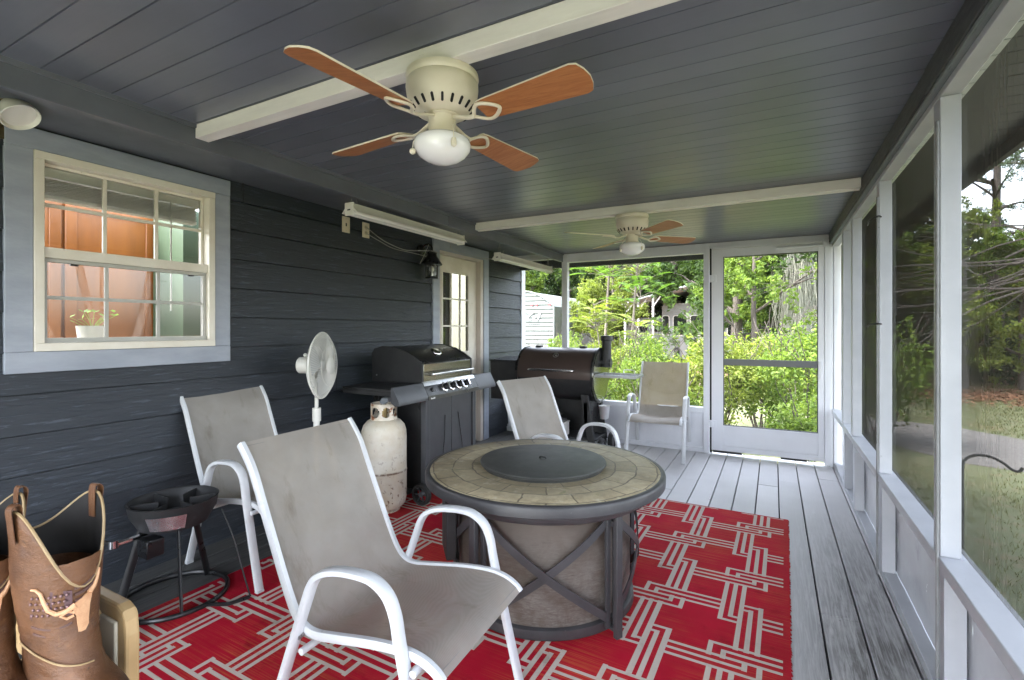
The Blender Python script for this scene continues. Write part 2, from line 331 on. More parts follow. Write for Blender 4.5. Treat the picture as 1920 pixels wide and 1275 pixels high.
M['bus'] = mat("white_bus_paint", (.22, .228, .228), (.27, .278, .278), 4, .35)
M['dark_glass'] = mat("tinted_window", (.012, .014, .015), None, rough=.12, rvar=0)

# ---------------------------------------------------------------- mesh helpers
class MB:
    def __init__(s): s.v = []; s.f = []; s.mi = []; s.sm = []
    def add(s, vs, fs, mi=0, smooth=False):
        o = len(s.v); s.v += [tuple(map(float, p)) for p in vs]
        for f in fs: s.f.append(tuple(i+o for i in f)); s.mi.append(mi); s.sm.append(smooth)
        return s
    def box(s, x0, x1, y0, y1, z0, z1, mi=0, mtx=None):
        vs = [(x, y, z) for z in (z0, z1) for y in (y0, y1) for x in (x0, x1)]
        if mtx is not None: vs = [tuple(mtx @ Vector(p)) for p in vs]
        return s.add(vs, [(0, 2, 3, 1), (4, 5, 7, 6), (0, 1, 5, 4), (2, 6, 7, 3), (0, 4, 6, 2), (1, 3, 7, 5)], mi)
    def prism(s, poly, a, b, axis='y', mi=0, smooth=False):
        # poly is a list of 2D points, extruded along axis from a to b
        def P(p, t): return {'y': (p[0], t, p[1]), 'x': (t, p[0], p[1]), 'z': (p[0], p[1], t)}[axis]
        n = len(poly); vs = [P(p, a) for p in poly] + [P(p, b) for p in poly]
        s.add(vs, [tuple(range(n)), tuple(range(2*n-1, n-1, -1))], mi)
        s.add(vs, [(i, i+n, (i+1) % n+n, (i+1) % n) for i in range(n)], mi, smooth); return s
    def tube(s, path, r, sides=8, mi=0, caps=True, sec=None, up=(0, 0, 1), taper=None, closed=False):
        # sec: (a,b) half sizes of a rounded-rectangle section; a lies along 'up x tangent'
        P = [Vector(p) for p in path]; n = len(P); rings = []
        side = None
        for i, p in enumerate(P):
            if closed: t = P[(i+1) % n]-P[i-1]
            else: t = P[min(i+1, n-1)]-P[max(i-1, 0)]
            t = t.normalized() if t.length > 1e-9 else Vector((0, 0, 1))
            if side is None:
                u = Vector(up)
                if abs(t.dot(u)) > .98: u = Vector((1, 0, 0)) if abs(t.x) < .9 else Vector((0, 1, 0))
                side = u.cross(t).normalized()
            else:
                side = (side - t*side.dot(t)); side = side.normalized()
            nb = t.cross(side)
            k = 1 if taper is None else taper[0]+(taper[1]-taper[0])*i/(n-1)
            ring = []
            for j in range(sides):
                a = 2*math.pi*(j+.5)/sides
                if sec: 
                    ca, sa = math.cos(a), math.sin(a); q = (abs(ca)**4.5+abs(sa)**4.5)**(-1/4.5)
                    ring.append(p+side*(ca*q*sec[0]*k)+nb*(sa*q*sec[1]*k))
                else: ring.append(p+side*(math.cos(a)*r*k)+nb*(math.sin(a)*r*k))
            rings.append(ring)
        vs = [q for rg in rings for q in rg]; m = sides
        fs = []
        for i in range(n if closed else n-1):
            i2 = (i+1) % n
            for j in range(m): fs.append((i*m+j, i*m+(j+1) % m, i2*m+(j+1) % m, i2*m+j))
        s.add(vs, fs, mi, True)
        if caps and not closed: s.add(rings[0], [tuple(reversed(range(m)))], mi); s.add(rings[-1], [tuple(range(m))], mi)
        return s
    def lathe(s, prof, c=(0, 0, 0), n=40, mi=0, axis=None, smooth=True):
        # prof: list of (r, h); axis: Matrix to orient
        vs = []; 
        for r, h in prof:
            for j in range(n):
                a = 2*math.pi*j/n; p = Vector((r*math.cos(a), r*math.sin(a), h))
                if axis is not None: p = axis @ p
                vs.append(p+Vector(c))
        fs = []
        for i in range(len(prof)-1):
            for j in range(n): fs.append((i*n+j, i*n+(j+1) % n, (i+1)*n+(j+1) % n, (i+1)*n+j))
        s.add(vs, fs, mi, smooth); return s
    def sphere(s, c, r, n=16, m=10, mi=0, sc=(1, 1, 1)):
        prof = [(max(1e-4, math.sin(math.pi*i/m))*r, -math.cos(math.pi*i/m)*r) for i in range(m+1)]
        return s.lathe(prof, c, n, mi, Matrix.Diagonal((*sc,)).to_3x3())
    def mesh(s, name, mats, off=None):
        me = bpy.data.meshes.new(name)
        vs = s.v if off is None else [(x-off[0], y-off[1], z-off[2]) for x, y, z in s.v]
        me.from_pydata(vs, [], s.f); 
        for m in mats: me.materials.append(m)
        me.polygons.foreach_set('material_index', s.mi); me.polygons.foreach_set('use_smooth', s.sm)
        me.update(); me.set_sharp_from_angle(angle=R(42)); return me

def _props(o, label=None, cat=None, group=None, kind=None):
    if label: o['label'] = label
    if cat: o['category'] = cat
    if group: o['group'] = group
    if kind: o['kind'] = kind
    return o
def thing(name, label, cat, loc=(0, 0, 0), rz=0, group=None):
    o = bpy.data.objects.new(name, None); C.objects.link(o); o.location = loc; o.rotation_euler = (0, 0, rz)
    o.empty_display_size = .1
    return _props(o, label, cat, group)
def obj(name, mb, mats, parent=None, world=False, bevel=0, label=None, loc=None, solid=0, sub=0, weld=False):
    """one mesh object; world=True: mb holds world coordinates, parent is an unrotated thing (or its part)"""
    if not isinstance(mats, (list, tuple)): mats = [mats]
    mats = [M[m] if isinstance(m, str) else m for m in mats]
    off = None
    if world and parent is not None:
        p = parent; off = Vector((0, 0, 0))
        while p is not None: off += Vector(p.location); p = p.parent
    elif loc is not None: off = Vector(loc)
    me = mb if isinstance(mb, bpy.types.Mesh) else mb.mesh(name, mats, off)
    o = bpy.data.objects.new(name, me); C.objects.link(o)
    if parent is not None: o.parent = parent
    elif loc is not None: o.location = loc
    if weld: w = o.modifiers.new("weld", 'WELD'); w.merge_threshold = .0004
    if solid: sm = o.modifiers.new("solid", 'SOLIDIFY'); sm.thickness = solid; sm.offset = 0
    if bevel:
        b = o.modifiers.new("bevel", 'BEVEL'); b.width = bevel; b.segments = 2; b.limit_method = 'ANGLE'; b.angle_limit = R(40); b.harden_normals = False
    if sub: sb = o.modifiers.new("sub", 'SUBSURF'); sb.levels = sub; sb.render_levels = sub
    if label: o['label'] = label
    return o
def dup(root, name=None, loc=None, rz=None, label=None):
    r = root.copy(); C.objects.link(r)
    if loc is not None: r.location = loc
    if rz is not None: r.rotation_euler = (0, 0, rz)
    if label: r['label'] = label
    for ch in list(root.children):
        c = ch.copy(); C.objects.link(c); c.parent = r
        for g in list(ch.children):
            d = g.copy(); C.objects.link(d); d.parent = c
    return r
def smooth_path(pts, n=8):
    P = [Vector(p) for p in pts]; out = []
    for i in range(len(P)-1):
        p0 = P[max(i-1, 0)]; p1 = P[i]; p2 = P[i+1]; p3 = P[min(i+2, len(P)-1)]
        for k in range(n):
            t = k/n
            out.append(.5*((2*p1)+(-p0+p2)*t+(2*p0-5*p1+4*p2-p3)*t*t+(-p0+3*p1-3*p2+p3)*t**3))
    out.append(P[-1]); return out
def round_poly(w, h, r, n=5, cx=0, cy=0):
    out = []
    for (sx, sy, a0) in ((1, 1, 0), (-1, 1, 90), (-1, -1, 180), (1, -1, 270)):
        for k in range(n+1):
            a = R(a0+90*k/n); out.append((cx+sx*(w/2-r)+r*math.cos(a), cy+sy*(h/2-r)+r*math.sin(a)))
    return out
#@@HOUSE
# ================================================================ THE SETTING
XW = -2.88           # house wall plane
def flat(name, poly, z, m, kind='structure'):
    mb = MB(); mb.add([(x, y, z) for x, y in poly], [tuple(range(len(poly)))]); o = obj(name, mb, m); o['kind'] = kind; return o
flat("lawn", [(-120, -60), (120, -60), (120, 160), (-120, 160)], -.45, 'ground')
gp = MB(); gl = [(1.35, 9.3), (1.7, 8.6), (2.1, 8.1), (2.7, 7.9), (3.6, 7.3), (6, 6.2), (14, 4.4)]; gu = [(1.4, 11.6), (1.95, 11.3), (2.8, 10.9), (3.36, 10.2), (4.6, 9.3), (7, 8.0), (14, 6.6)]
gp.add([(x, y, -.446) for x, y in gl]+[(x, y, -.446) for x, y in gu], [(i, i+1, i+8, i+7) for i in range(6)])
o = obj("gravel_path", gp, 'gravel'); o['kind'] = 'structure'
dk = MB(); x = .472; k = 0
edges = [.55, .471, .3265]
while edges[-1] > -2.9: edges.append(edges[-1]-.1458)
for i in range(len(edges)-1):
    x1, x0 = edges[i]-.0036, edges[i+1]+.0036
    cuts = [-2.0]; yv = -2.0+rnd.uniform(1.5, 3.6)
    if i == 1: yv = 1.62
    if i == 0: yv = 2.62
    while yv < 5.1: cuts.append(yv); yv += rnd.uniform(2.8, 3.8)
    cuts.append(5.36)
    for a, b in zip(cuts, cuts[1:]):
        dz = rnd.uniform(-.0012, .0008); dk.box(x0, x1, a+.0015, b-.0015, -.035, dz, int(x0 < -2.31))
o = obj("deck", dk, ['deck', mat("dark_grey_deck", (.055, .055, .054), (.10, .10, .097), 5, .5, bump=.3, bscale=9, stretch=(9, .6, 1), island=.3, spots=[((.25, .25, .24), 30, .70, .04)])], bevel=.003); o['kind'] = 'structure'  # boards nearest the house wall take a darker grey
jb = MB(); jb.box(-2.95, .58, -2.0, 5.38, -.4, -.06); o = obj("deck_shade_block", jb, 'dark'); o['kind'] = 'structure'  # solid black block under the boards, stands in for the shade below the gaps

# ---------------------------------------------------------------- house
house = thing("house", "dark blue grey lap sided house wall with a window and a half glazed door", "house", (XW, 3, 0))
EXP = .176; Z0 = -.0985
courses = [Z0+EXP*i for i in range(14)]
holes = [(0.869, 1.733, 1.103, 2.072), (3.812, 4.744, -.5, 2.067)]
yb = sorted({-3.0, 5.718} | {h[0] for h in holes} | {h[1] for h in holes})
sm_ = MB()
for ci in range(13):
    a, b = courses[ci], courses[ci]+EXP
    zb = sorted({a+.006, b} | {z for h in holes for z in h[2:] if a+.006 < z < b})
    off = lambda z: .019-.017*(z-a)/EXP
    for y0, y1 in zip(yb, yb[1:]):
        for z0, z1 in zip(zb, zb[1:]):
            ym, zm = (y0+y1)/2, (z0+z1)/2
            if any(h[0] < ym < h[1] and h[2] < zm < h[3] for h in holes): continue
            sm_.add([(XW+off(z0), y0, z0), (XW+off(z0), y1, z0), (XW+off(z1), y1, z1), (XW+off(z1), y0, z1)], [(0, 1, 2, 3)])
            if z0 == a+.006:
                sm_.add([(XW-.012, y0, z0), (XW-.012, y1, z0), (XW+off(z0), y1, z0), (XW+off(z0), y0, z0)], [(0, 1, 2, 3)])
                sm_.add([(XW-.012, y0, a-.001), (XW-.012, y1, a-.001), (XW-.012, y1, z0), (XW-.012, y0, z0)], [(0, 1, 2, 3)]); sm_.add([(XW-.012, y0, a), (XW-.012, y1, a), (XW+.002, y1, a), (XW+.002, y0, a)], [(0, 1, 2, 3)])
for ci, y in ((12, 1.875), (5, 2.6)):
    a = courses[ci]; sm_.box(XW-.004, XW+.018, y, y+.003, a+.004, a+EXP-.004, 1)
obj("siding", sm_, ['siding', 'dark'], house, True)
wl = MB(); wl.box(XW-.16, XW-.02, -3, .869, -.45, 2.2); wl.box(XW-.16, XW-.02, 1.733, 3.812, -.45, 2.2); wl.box(XW-.16, XW-.02, 4.744, 5.70, -.45, 2.2)
wl.box(XW-.16, XW-.02, .869, 1.733, -.45, 1.103); wl.box(XW-.16, XW-.02, .869, 1.733, 2.072, 2.2); wl.box(XW-.16, XW-.02, 3.812, 4.744, 2.067, 2.2)
wl.box(-6.4, XW-.17, 5.56, 5.69, -.45, 2.4)
obj("wall_core", wl, 'room', house, True)
sg = MB()
for ci in range(14): sg.add([(XW, 5.72, courses[ci]), (-8.5, 5.72, courses[ci]), (-8.5, 5.706, courses[ci]+EXP), (XW, 5.706, courses[ci]+EXP)], [(0, 1, 2, 3)])
obj("side_siding", sg, 'siding', house, True)
sf = MB(); sf.box(XW-.02, -2.165, -1.62, 5.8, 2.135, 2.15); obj("soffit", sf, 'fascia', house, True)
fb = MB(); fb.box(-2.165, -2.13, -1.62, 2.99, 2.007, 2.1); fb.box(-2.163, -2.129, 2.993, 5.24, 2.007, 2.1); fb.box(-2.13, -2.118, -1.62, 5.24, 2.083, 2.1)
obj("fascia_board", fb, 'fascia', house, True, bevel=.002)
cb = MB(); cb.box(XW+.001, XW+.022, 5.63, 5.735, -.1, 2.13); obj("corner_board", cb, 'white', house, True, bevel=.002)
# window
win = MB(); Y0, Y1, ZB, ZT = .817, 1.79, 1.054, 2.124
xo = XW+.028
def frame_boards(mb, y0, y1, z0, z1, w, x0, x1, bottom=True):
    mb.box(x0, x1, y0, y1, z1-w, z1); 
    if bottom: mb.box(x0, x1, y0, y1, z0, z0+w)
    mb.box(x0, x1-.001, y0, y0+w, z0+(w if bottom else 0), z1-w); mb.box(x0, x1-.001, y1-w, y1, z0+(w if bottom else 0), z1-w)
frame_boards(win, Y0, Y1, ZB, ZT, .092, XW+.004, xo)
window = obj("window", win, 'trim', house, True, bevel=.003)
wf = MB(); fy0, fy1, fz0, fz1 = .910, 1.697, 1.147, 2.031
frame_boards(wf, fy0, fy1, fz0, fz1, .035, XW-.05, XW+.034); zm = 1.60
obj("frame", wf, 'cream', window, True, bevel=.002)
sh = MB(); frame_boards(sh, fy0+.036, fy1-.036, zm-.012, fz1-.036, .014, XW-.045, XW-.02)
sh.box(XW-.045, XW+.020, fy0+.036, fy1-.036, zm-.035, zm+.012)
for k in (1, 2): y = fy0+.05+(fy1-fy0-.1)*k/3; sh.box(XW-.036, XW-.022, y-.008, y+.008, zm+.01, fz1-.05)
sh.box(XW-.035, XW-.023, fy0+.05, fy1-.05, 1.80, 1.816)
obj("upper_sash", sh, 'cream', window, True, bevel=.001)
sl = MB(); frame_boards(sl, fy0+.037, fy1-.037, fz0+.036, zm-.036, .016, XW-.02, XW+.005); sl.box(XW-.02, XW+.01, fy0+.038, fy1-.038, fz0+.036, fz0+.058)
for k in (1, 2): y = fy0+.05+(fy1-fy0-.1)*k/3; sl.box(XW-.016, XW-.004, y-.008, y+.008, fz0+.058, zm-.05)
sl.box(XW-.015, XW-.005, fy0+.05, fy1-.05, 1.38, 1.396)
obj("lower_sash", sl, mat("grey_sash_vinyl", (.36, .36, .33), (.42, .41, .38), 8, .45), window, True, bevel=.001)
pg = MB(); pg.add([(XW-.03, fy0+.05, zm), (XW-.03, fy1-.05, zm), (XW-.03, fy1-.05, fz1-.04), (XW-.03, fy0+.05, fz1-.04)], [(0, 1, 2, 3)])
pg.add([(XW-.008, fy0+.05, fz0+.05), (XW-.008, fy1-.05, fz0+.05), (XW-.008, fy1-.05, zm-.04), (XW-.008, fy0+.05, zm-.04)], [(0, 1, 2, 3)])
obj("pane", pg, 'glass', window, True)
for yl in (1.05, 1.57): lk = MB(); lk.box(XW-.02, XW-.008, yl, yl+.03, zm-.06, zm-.036); obj("latch", lk, 'black_matte', window, True)
# back door
dw = MB(); dw.box(XW+.004, XW+.03, 3.763, 3.865, 0, 2.114); dw.box(XW+.004, XW+.03, 4.687, 4.791, 0, 2.114); dw.box(XW+.004, XW+.029, 3.865, 4.687, 2.009, 2.114)
door = obj("back_door", dw, 'trim', house, True, bevel=.003)
jm = MB(); jm.box(XW-.12, XW+.02, 3.866, 3.888, 0, 2.008); jm.box(XW-.12, XW+.02, 4.629, 4.686, 0, 2.008); jm.box(XW-.12, XW+.02, 3.888, 4.629, 1.978, 2.008)
obj("door_jamb", jm, mat("pinkish_jamb_paint", (.5, .43, .38), (.56, .5, .45), 5, .5), door, True, bevel=.002)
gy0, gy1, gz0, gz1 = 3.98, 4.472, .99, 1.826
sb_ = MB(); xs0, xs1 = XW-.075, XW-.035
sb_.box(xs0, xs1, 3.89, gy0, .02, 1.976); sb_.box(xs0, xs1, gy1, 4.627, .02, 1.976); sb_.box(xs0, xs1, gy0, gy1, gz1, 1.976); sb_.box(xs0, xs1, gy0, gy1, .02, gz0)
frame_boards(sb_, gy0-.012, gy1+.012, gz0-.012, gz1+.012, .028, xs1, xs1+.008)
for k in (1, 2): y = gy0+(gy1-gy0)*k/3; sb_.box(xs1-.014, xs1+.004, y-.008, y+.008, gz0+.01, gz1-.01)
for z in (1.271, 1.548): sb_.box(xs1-.013, xs1+.003, gy0+.01, gy1-.01, z-.008, z+.008)
obj("door_slab", sb_, 'cream', door, True, bevel=.0015)
pg = MB(); pg.add([(xs1-.02, gy0, gz0), (xs1-.02, gy1, gz0), (xs1-.02, gy1, gz1), (xs1-.02, gy0, gz1)], [(0, 1, 2, 3)]); obj("pane", pg, glass_mat("door_glass", (.7, .74, .7), 1.7), door, True)
db = MB(); db.box(XW-.5, XW-.49, 3.75, 4.8, 0, 2.15); obj("hall_shade_sheet", db, 'dark', door, True)  # black sheet behind the door glass, stands in for the unlit room
# kitchen seen through the window
kit = MB(); kit.box(-6.3, -6.25, -1.5, 4.5, 0, 2.1); kit.box(-6.3, XW-.17, -1.5, -1.45, 0, 2.1); kit.box(-6.3, XW-.17, 3.3, 3.35, 0, 2.4); kit.box(-6.3, XW-.17, -1.45, 3.3, -.02, 0)
obj("kitchen_wall", kit, 'room', house, True)
kc = thing("kitchen_cabinet", "orange oak kitchen cabinets seen through the left window", "cabinet", (-4.4, 1.6, .9))
bx = MB(); bx.box(-4.75, -4.42, .31, 2.41, 1.04, 2.16); obj("carcass", bx, 'wood_cab', kc, True)
for y in (.65, 1.26, 1.85):
    d_ = MB(); d_.box(-4.419, -4.397, y-.285, y+.285, 1.07, 2.15); frame_boards(d_, y-.285, y+.285, 1.07, 2.15, .068, -4.397, -4.385); cdr = obj("cabinet_door", d_, 'wood_cab', kc, True, bevel=.004)
    d_ = MB(); d_.sphere((-4.37, y+.25, 1.16), .014, 12, 8); obj("knob", d_, 'bronze', cdr, True)
bx = MB(); bx.box(-4.7, -4.2, .2, 2.3, .0, .88); obj("base_cabinet", bx, 'dark', kc, True)
mw = thing("kitchen_partition", "mint green painted partition inside the house beside the oak cabinets", "partition", (-4.1, 2.3, 0))
bx = MB(); bx.box(-4.35, -3.93, 2.10, 2.24, 0, 2.15); obj("partition_wall", bx, 'mint', mw, True)
bx = MB(); bx.box(-3.94, -3.92, 2.241, 2.305, 0, 2.15); obj("partition_edge", bx, 'room', mw, True)
pc = thing("pantry_cabinet", "narrow orange oak cabinet beyond the mint green partition", "cabinet", (-3.9, 2.5, 0))
bx = MB(); bx.box(-4.14, -3.79, 2.37, 2.83, 1.2, 2.15); frame_boards(bx, 2.38, 2.82, 1.21, 2.14, .05, -3.79, -3.78); obj("pantry_door", bx, 'wood_cab', pc, True, bevel=.003)
bx = MB(); bx.box(-4.14, -3.77, 2.37, 2.83, 0, 1.18); obj("pantry_base", bx, mat("tan_lower_cabinet", (.2, .13, .05), None, rough=.5), pc, True)
bl = thing("window_blind", "white slat blind drawn up inside the top of the left window", "blind", (XW-.09, 1.3, 1.92))
b_ = MB(); b_.box(XW-.115, XW-.075, .932, 1.676, 1.946, 2.009); obj("head_rail", b_, 'blind', bl, True, bevel=.003)
b_ = MB()
for k in range(9): b_.box(XW-.12+.002*(k % 2), XW-.07, .937, 1.65, 1.87+k*.008, 1.874+k*.008)
b_.box(XW-.12, XW-.07, .937, 1.65, 1.847, 1.865); obj("slat_stack", b_, 'blind', bl, True)
wd = MB(); wd.tube([(XW-.06, 1.508, 1.95), (XW-.06, 1.508, 1.345)], .004, 6); obj("wand", wd, 'blind', bl, True)
pp = thing("potted_plant", "small green seedling in a grey white pot on the kitchen sill", "plant", (XW-.13, 1.18, 1.146))
b_ = MB(); b_.lathe([(.0, 0), (.05, 0), (.062, .10), (.064, .115), (.056, .115), (.052, .09), (0, .09)]); obj("pot", b_, 'blind', pp)
b_ = MB()
for k in range(13):
    a = rnd.uniform(0, 6.28); h = rnd.uniform(.11, .2); q = rnd.uniform(.02, .08); e = Vector((q*math.cos(a)*.6, q*math.sin(a)*1.3, h))
    b_.tube([(0, 0, .09), (e.x*.4, e.y*.4, h*.8), tuple(e)], .0012, 4)
    for j in range(2):
        d1 = Vector((rnd.uniform(-1, 1), rnd.uniform(-1, 1), rnd.uniform(-.2, .6))).normalized()*.028; d2 = d1.cross(Vector((0, 0, 1))).normalized()*.011
        b_.add([e, e+d1*.5+d2, e+d1, e+d1*.5-d2], [(0, 1, 2, 3)])
obj("sprout", b_, 'sprout', pp)
sl_ = MB(); sl_.box(XW-.19, XW-.055, .88, 1.728, 1.112, 1.145); obj("window_sill", sl_, 'room', house, True)

# ---------------------------------------------------------------- porch roof
roof = thing("porch_roof", "dark painted board porch ceiling crossed by two white beams", "roof", (-.9, 2, 2.1))
ce = MB(); y = 1.374-.0975*31
prof = []
k = 0
while y < 5.66:
    dp = .016 if k % 2 == 0 else .006
    prof += [(y-.0024, 2.1), (y-.001, 2.1+dp), (y+.001, 2.1+dp), (y+.0024, 2.1)]; y += .0975; k += 1
x0, x1 = -2.13, .95
vs = [(x0, a, z) for a, z in prof]+[(x1, a, z) for a, z in prof]; n = len(prof)
ce.add(vs, [(i, i+1, i+1+n, i+n) for i in range(n-1)])
obj("ceiling", ce, 'ceiling', roof, True)
b_ = MB(); b_.box(-2.128, .436, 1.185, 1.24, 2.042, 2.099); obj("ceiling_beam", b_, 'beam', roof, True, bevel=.002)
b_ = MB(); b_.box(-2.128, .436, 3.36, 3.40, 2.042, 2.099); b_.box(-2.128, .436, 3.40, 3.415, 2.036, 2.05); obj("ceiling_beam", b_, 'beam', roof, True, bevel=.002)
h_ = MB(); h_.box(.438, .462, -1.62, 2.06, 2.015, 2.099); h_.box(.441, .4625, 2.064, 5.27, 2.02, 2.099); obj("header_board", h_, 'header', roof, True, bevel=.002)
h_ = MB(); h_.box(.463, .478, -1.62, 5.27, 2.012, 2.06); h_.box(.444, .478, -1.62, 5.27, 2.002, 2.0135); obj("metal_channel", h_, 'gutter', roof, True, bevel=.0015)
e_ = MB(); e_.box(.93, .96, -1.62, 5.7, 2.04, 2.16); e_.box(.965, .985, -1.62, 5.7, 2.06, 2.17); e_.box(-2.13, .93, -1.65, -1.63, 2.03, 2.16); e_.box(-2.6, .93, 5.62, 5.65, 1.99, 2.13); e_.box(-3.0, -2.6, 5.62, 5.65, 1.99, 2.13)
obj("eave_board", e_, 'header', roof, True, bevel=.002)
t_ = MB(); t_.box(-3.65, 1.0, -1.66, 5.75, 2.17, 2.2); obj("roof_deck", t_, 'tin', roof, True)  # cut short behind the camera and left open over the kitchen to admit daylight
u_ = MB(); u_.box(-2.88, -2.17, 5.66, 5.8, 2.12, 2.13); obj("end_soffit", u_, 'fascia', roof, True)

# ---------------------------------------------------------------- right screen wall
rw = thing("screen_wall", "long white framed screen wall on the right with low kick panels", "screen wall", (.49, 2, 0))
PY = [-1.6, -.80, .03, 1.0, 2.0, 3.01, 3.945, 4.44]
for i, y in enumerate(PY):
    p_ = MB(); p_.box(.4636, .5155, y, y+.07, .531, 1.979)
    post = obj("post", p_, 'rail_white', rw, True, bevel=.002)
    for xx in (.476, .503):
        for zz in (1.955, 1.968):
            if PY[i] == 2.0: s_ = MB(); s_.lathe([(0, -.002), (.004, -.002), (.004, 0)], (xx, y, zz), 8, axis=Matrix.Rotation(R(90), 3, 'X')); obj("screw", s_, 'steel', post, True)
for i, y in enumerate(PY):
    p_ = MB(); p_.box(.475, .53, y+.005, y+.075, .04, .488); obj("stud", p_, 'rail_white', rw, True, bevel=.002)
b_ = MB()
for a, b in zip(PY, PY[1:]+[5.2]): b_.box(.458, .545, a+.001, b-.001, .49, .53)
obj("sill_rail", b_, 'rail_white', rw, True, bevel=.003)
b_ = MB(); b_.box(.4636, .5155, -1.6, 5.25, 1.98, 2.001); obj("top_plate", b_, 'rail_white', rw, True, bevel=.002)
b_ = MB(); b_.box(.484, .55, -1.6, 5.25, .0015, .04); obj("bottom_plate", b_, 'rail_white', rw, True, bevel=.002)
vin = MB()
for a, b in zip(PY, PY[1:]+[5.2]):
    ny, nz = 14, 8; o_ = []
    for j in range(nz+1):
        for i in range(ny+1):
            y = a-.005+(b-a+.005)*i/ny; z = .041+.447*j/nz
            o_.append((.537+.004*math.sin(7*y+3*z)*math.sin(math.pi*j/nz)+rnd.uniform(-.0012, .0012), y, z))
    vin.add(o_, [(j*(ny+1)+i, j*(ny+1)+i+1, (j+1)*(ny+1)+i+1, (j+1)*(ny+1)+i) for j in range(nz) for i in range(ny)], 0, True)
obj("kick_panel", vin, mat("white_vinyl_sheet", (.48, .49, .52), (.56, .57, .60), 4, .22, bump=.1, bscale=5, spots=[((.4, .41, .43), 7, .62, .12)]), rw, True)
for a, b in zip(PY, PY[1:]+[5.2]):
    s_ = MB(); s_.add([(.53, a, .53), (.53, b, .53), (.53, b, 1.98), (.53, a, 1.98)], [(0, 1, 2, 3)]); obj("screen_mesh", s_, 'screen', rw, True)
for y, zt in ((2.0, 1.98), (3.01, 1.98)):
    s_ = MB(); s_.tube([(.455, y-.008, .03), (.455, y-.008, 1.9)], .005, 8)
    for z in (.505, 1.75, 1.28): s_.tube([(.455, y-.008, z), (.463, y+.002, z)], .003, 6)
    obj("cable_conduit", s_, mat("grey_conduit", (.16, .165, .17), (.22, .225, .23), 9, .45), rw, True)
for z in (1.80, 1.27):
    s_ = MB(); s_.tube(smooth_path([(.47, 3.0, z), (.455, 2.985, z+.002), (.43, 3.06, z-.004), (.435, 3.14, z-.012)]), .004, 6); obj("wire_hook", s_, 'black_matte', rw, True)

# ---------------------------------------------------------------- back screen wall and door
bw = thing("back_screen_wall", "white framed back screen wall with half wall and screen door", "screen wall", (-.8, 5.28, 0))
def bpart(name, boxes, m='white', parent=None, bev=.002):
    b = MB()
    for q in boxes: b.box(*q)
    return obj(name, b, m, parent or bw, True, bevel=bev)
bpart("post", [(-2.15, -2.084, 5.25, 5.32, 0, 2.098)])
bpart("post", [(-.62, -.568, 5.25, 5.32, 0, 2.098)])
bpart("post", [(.478, .54, 5.25, 5.32, 0, 2.098)])
bpart("header", [(-2.084, -.62, 5.255, 5.315, 2.0, 2.098), (-.568, .478, 5.256, 5.314, 2.052, 2.098), (-2.88, -2.15, 5.27, 5.31, 2.05, 2.12)])
bpart("cap_rail", [(-2.88, -2.15, 5.245, 5.325, .40, .45), (-2.084, -.62, 5.245, 5.325, .40, .45), (-2.88, -2.15, 5.255, 5.315, .0, .05), (-2.084, -.62, 5.252, 5.318, .0015, .05)])
bpart("half_wall", [(-2.88, -2.15, 5.275, 5.29, .05, .4), (-2.084, -.62, 5.275, 5.29, .05, .4)], bev=0)
bpart("jamb", [(.452, .472, 5.24, 5.32, 0.0015, 2.05), (.408, .4515, 5.235, 5.30, .012, 2.05), (-.545, .408, 5.237, 5.30, 2.032, 2.0515)], 'white_metal')
bpart("dark_gap", [(-.566, -.547, 5.30, 5.31, 0, 2.05), (.4725, .4778, 5.30, 5.31, 0, 2.05)], 'dark', bev=0)
bpart("strike_clip", [(-.569, -.546, 5.248, 5.256, .31, .33)], 'white_metal')
sc_ = MB(); sc_.add([(-2.084, 5.30, .45), (-.62, 5.30, .45), (-.62, 5.30, 2.0), (-2.084, 5.30, 2.0)], [(0, 1, 2, 3)]); sc_.add([(-2.88, 5.30, .45), (-2.15, 5.30, .45), (-2.15, 5.30, 2.05), (-2.88, 5.30, 2.05)], [(0, 1, 2, 3)])
obj("screen_mesh", sc_, 'screen_thin', bw, True)
sd_ = bpart("screen_door", [(-.543, -.437, 5.24, 5.272, .04, 2.028), (.358, .406, 5.24, 5.272, .04, 2.028), (-.437, .358, 5.241, 5.271, 1.95, 2.028), (-.437, .358, 5.241, 5.271, .04, .09), (-.437, .358, 5.248, 5.264, .09, .265), (-.437, .358, 5.241, 5.271, .265, .292)], 'white_metal')
bpart("cross_bar", [(-.437, .358, 5.245, 5.268, .885, .946)], mat("dark_grey_bar", (.10, .105, .11), None, rough=.4), sd_)
bpart("gasket", [(-.437, -.431, 5.244, 5.269, .292, 1.95), (.352, .358, 5.244, 5.269, .292, 1.95), (-.431, .352, 5.244, 5.269, 1.944, 1.95), (-.431, .352, 5.244, 5.269, .292, .297)], 'black_matte', sd_, 0)
sc_ = MB(); sc_.add([(-.431, 5.256, .297), (.352, 5.256, .297), (.352, 5.256, 1.944), (-.431, 5.256, 1.944)], [(0, 1, 2, 3)]); obj("door_mesh", sc_, 'screen_thin', sd_, True)
for z in (1.74, .30): bpart("hinge", [(-.56, -.50, 5.226, 5.24, z-.035, z+.035), (-.548, -.528, 5.215, 5.227, z-.025, z+.025)], 'white_metal', sd_)
bpart("handle", [(.366, .39, 5.215, 5.241, .93, .945), (.372, .384, 5.205, 5.218, .80, .945), (.366, .39, 5.222, 5.241, .79, .802)], 'white_metal', sd_)
bpart("door_sweep", [(-.53, -.27, 5.243, 5.25, .018, .039), (.06, .27, 5.243, 5.25, .02, .039)], 'black_matte', sd_, 0)
cl = MB(); cl.tube([(.40, 5.228, 2.0), (.02, 5.228, 2.0)], .012, 10); cl.box(.395, .425, 5.22, 5.24, 1.98, 2.03); obj("door_closer", cl, 'white_metal', sd_, True)
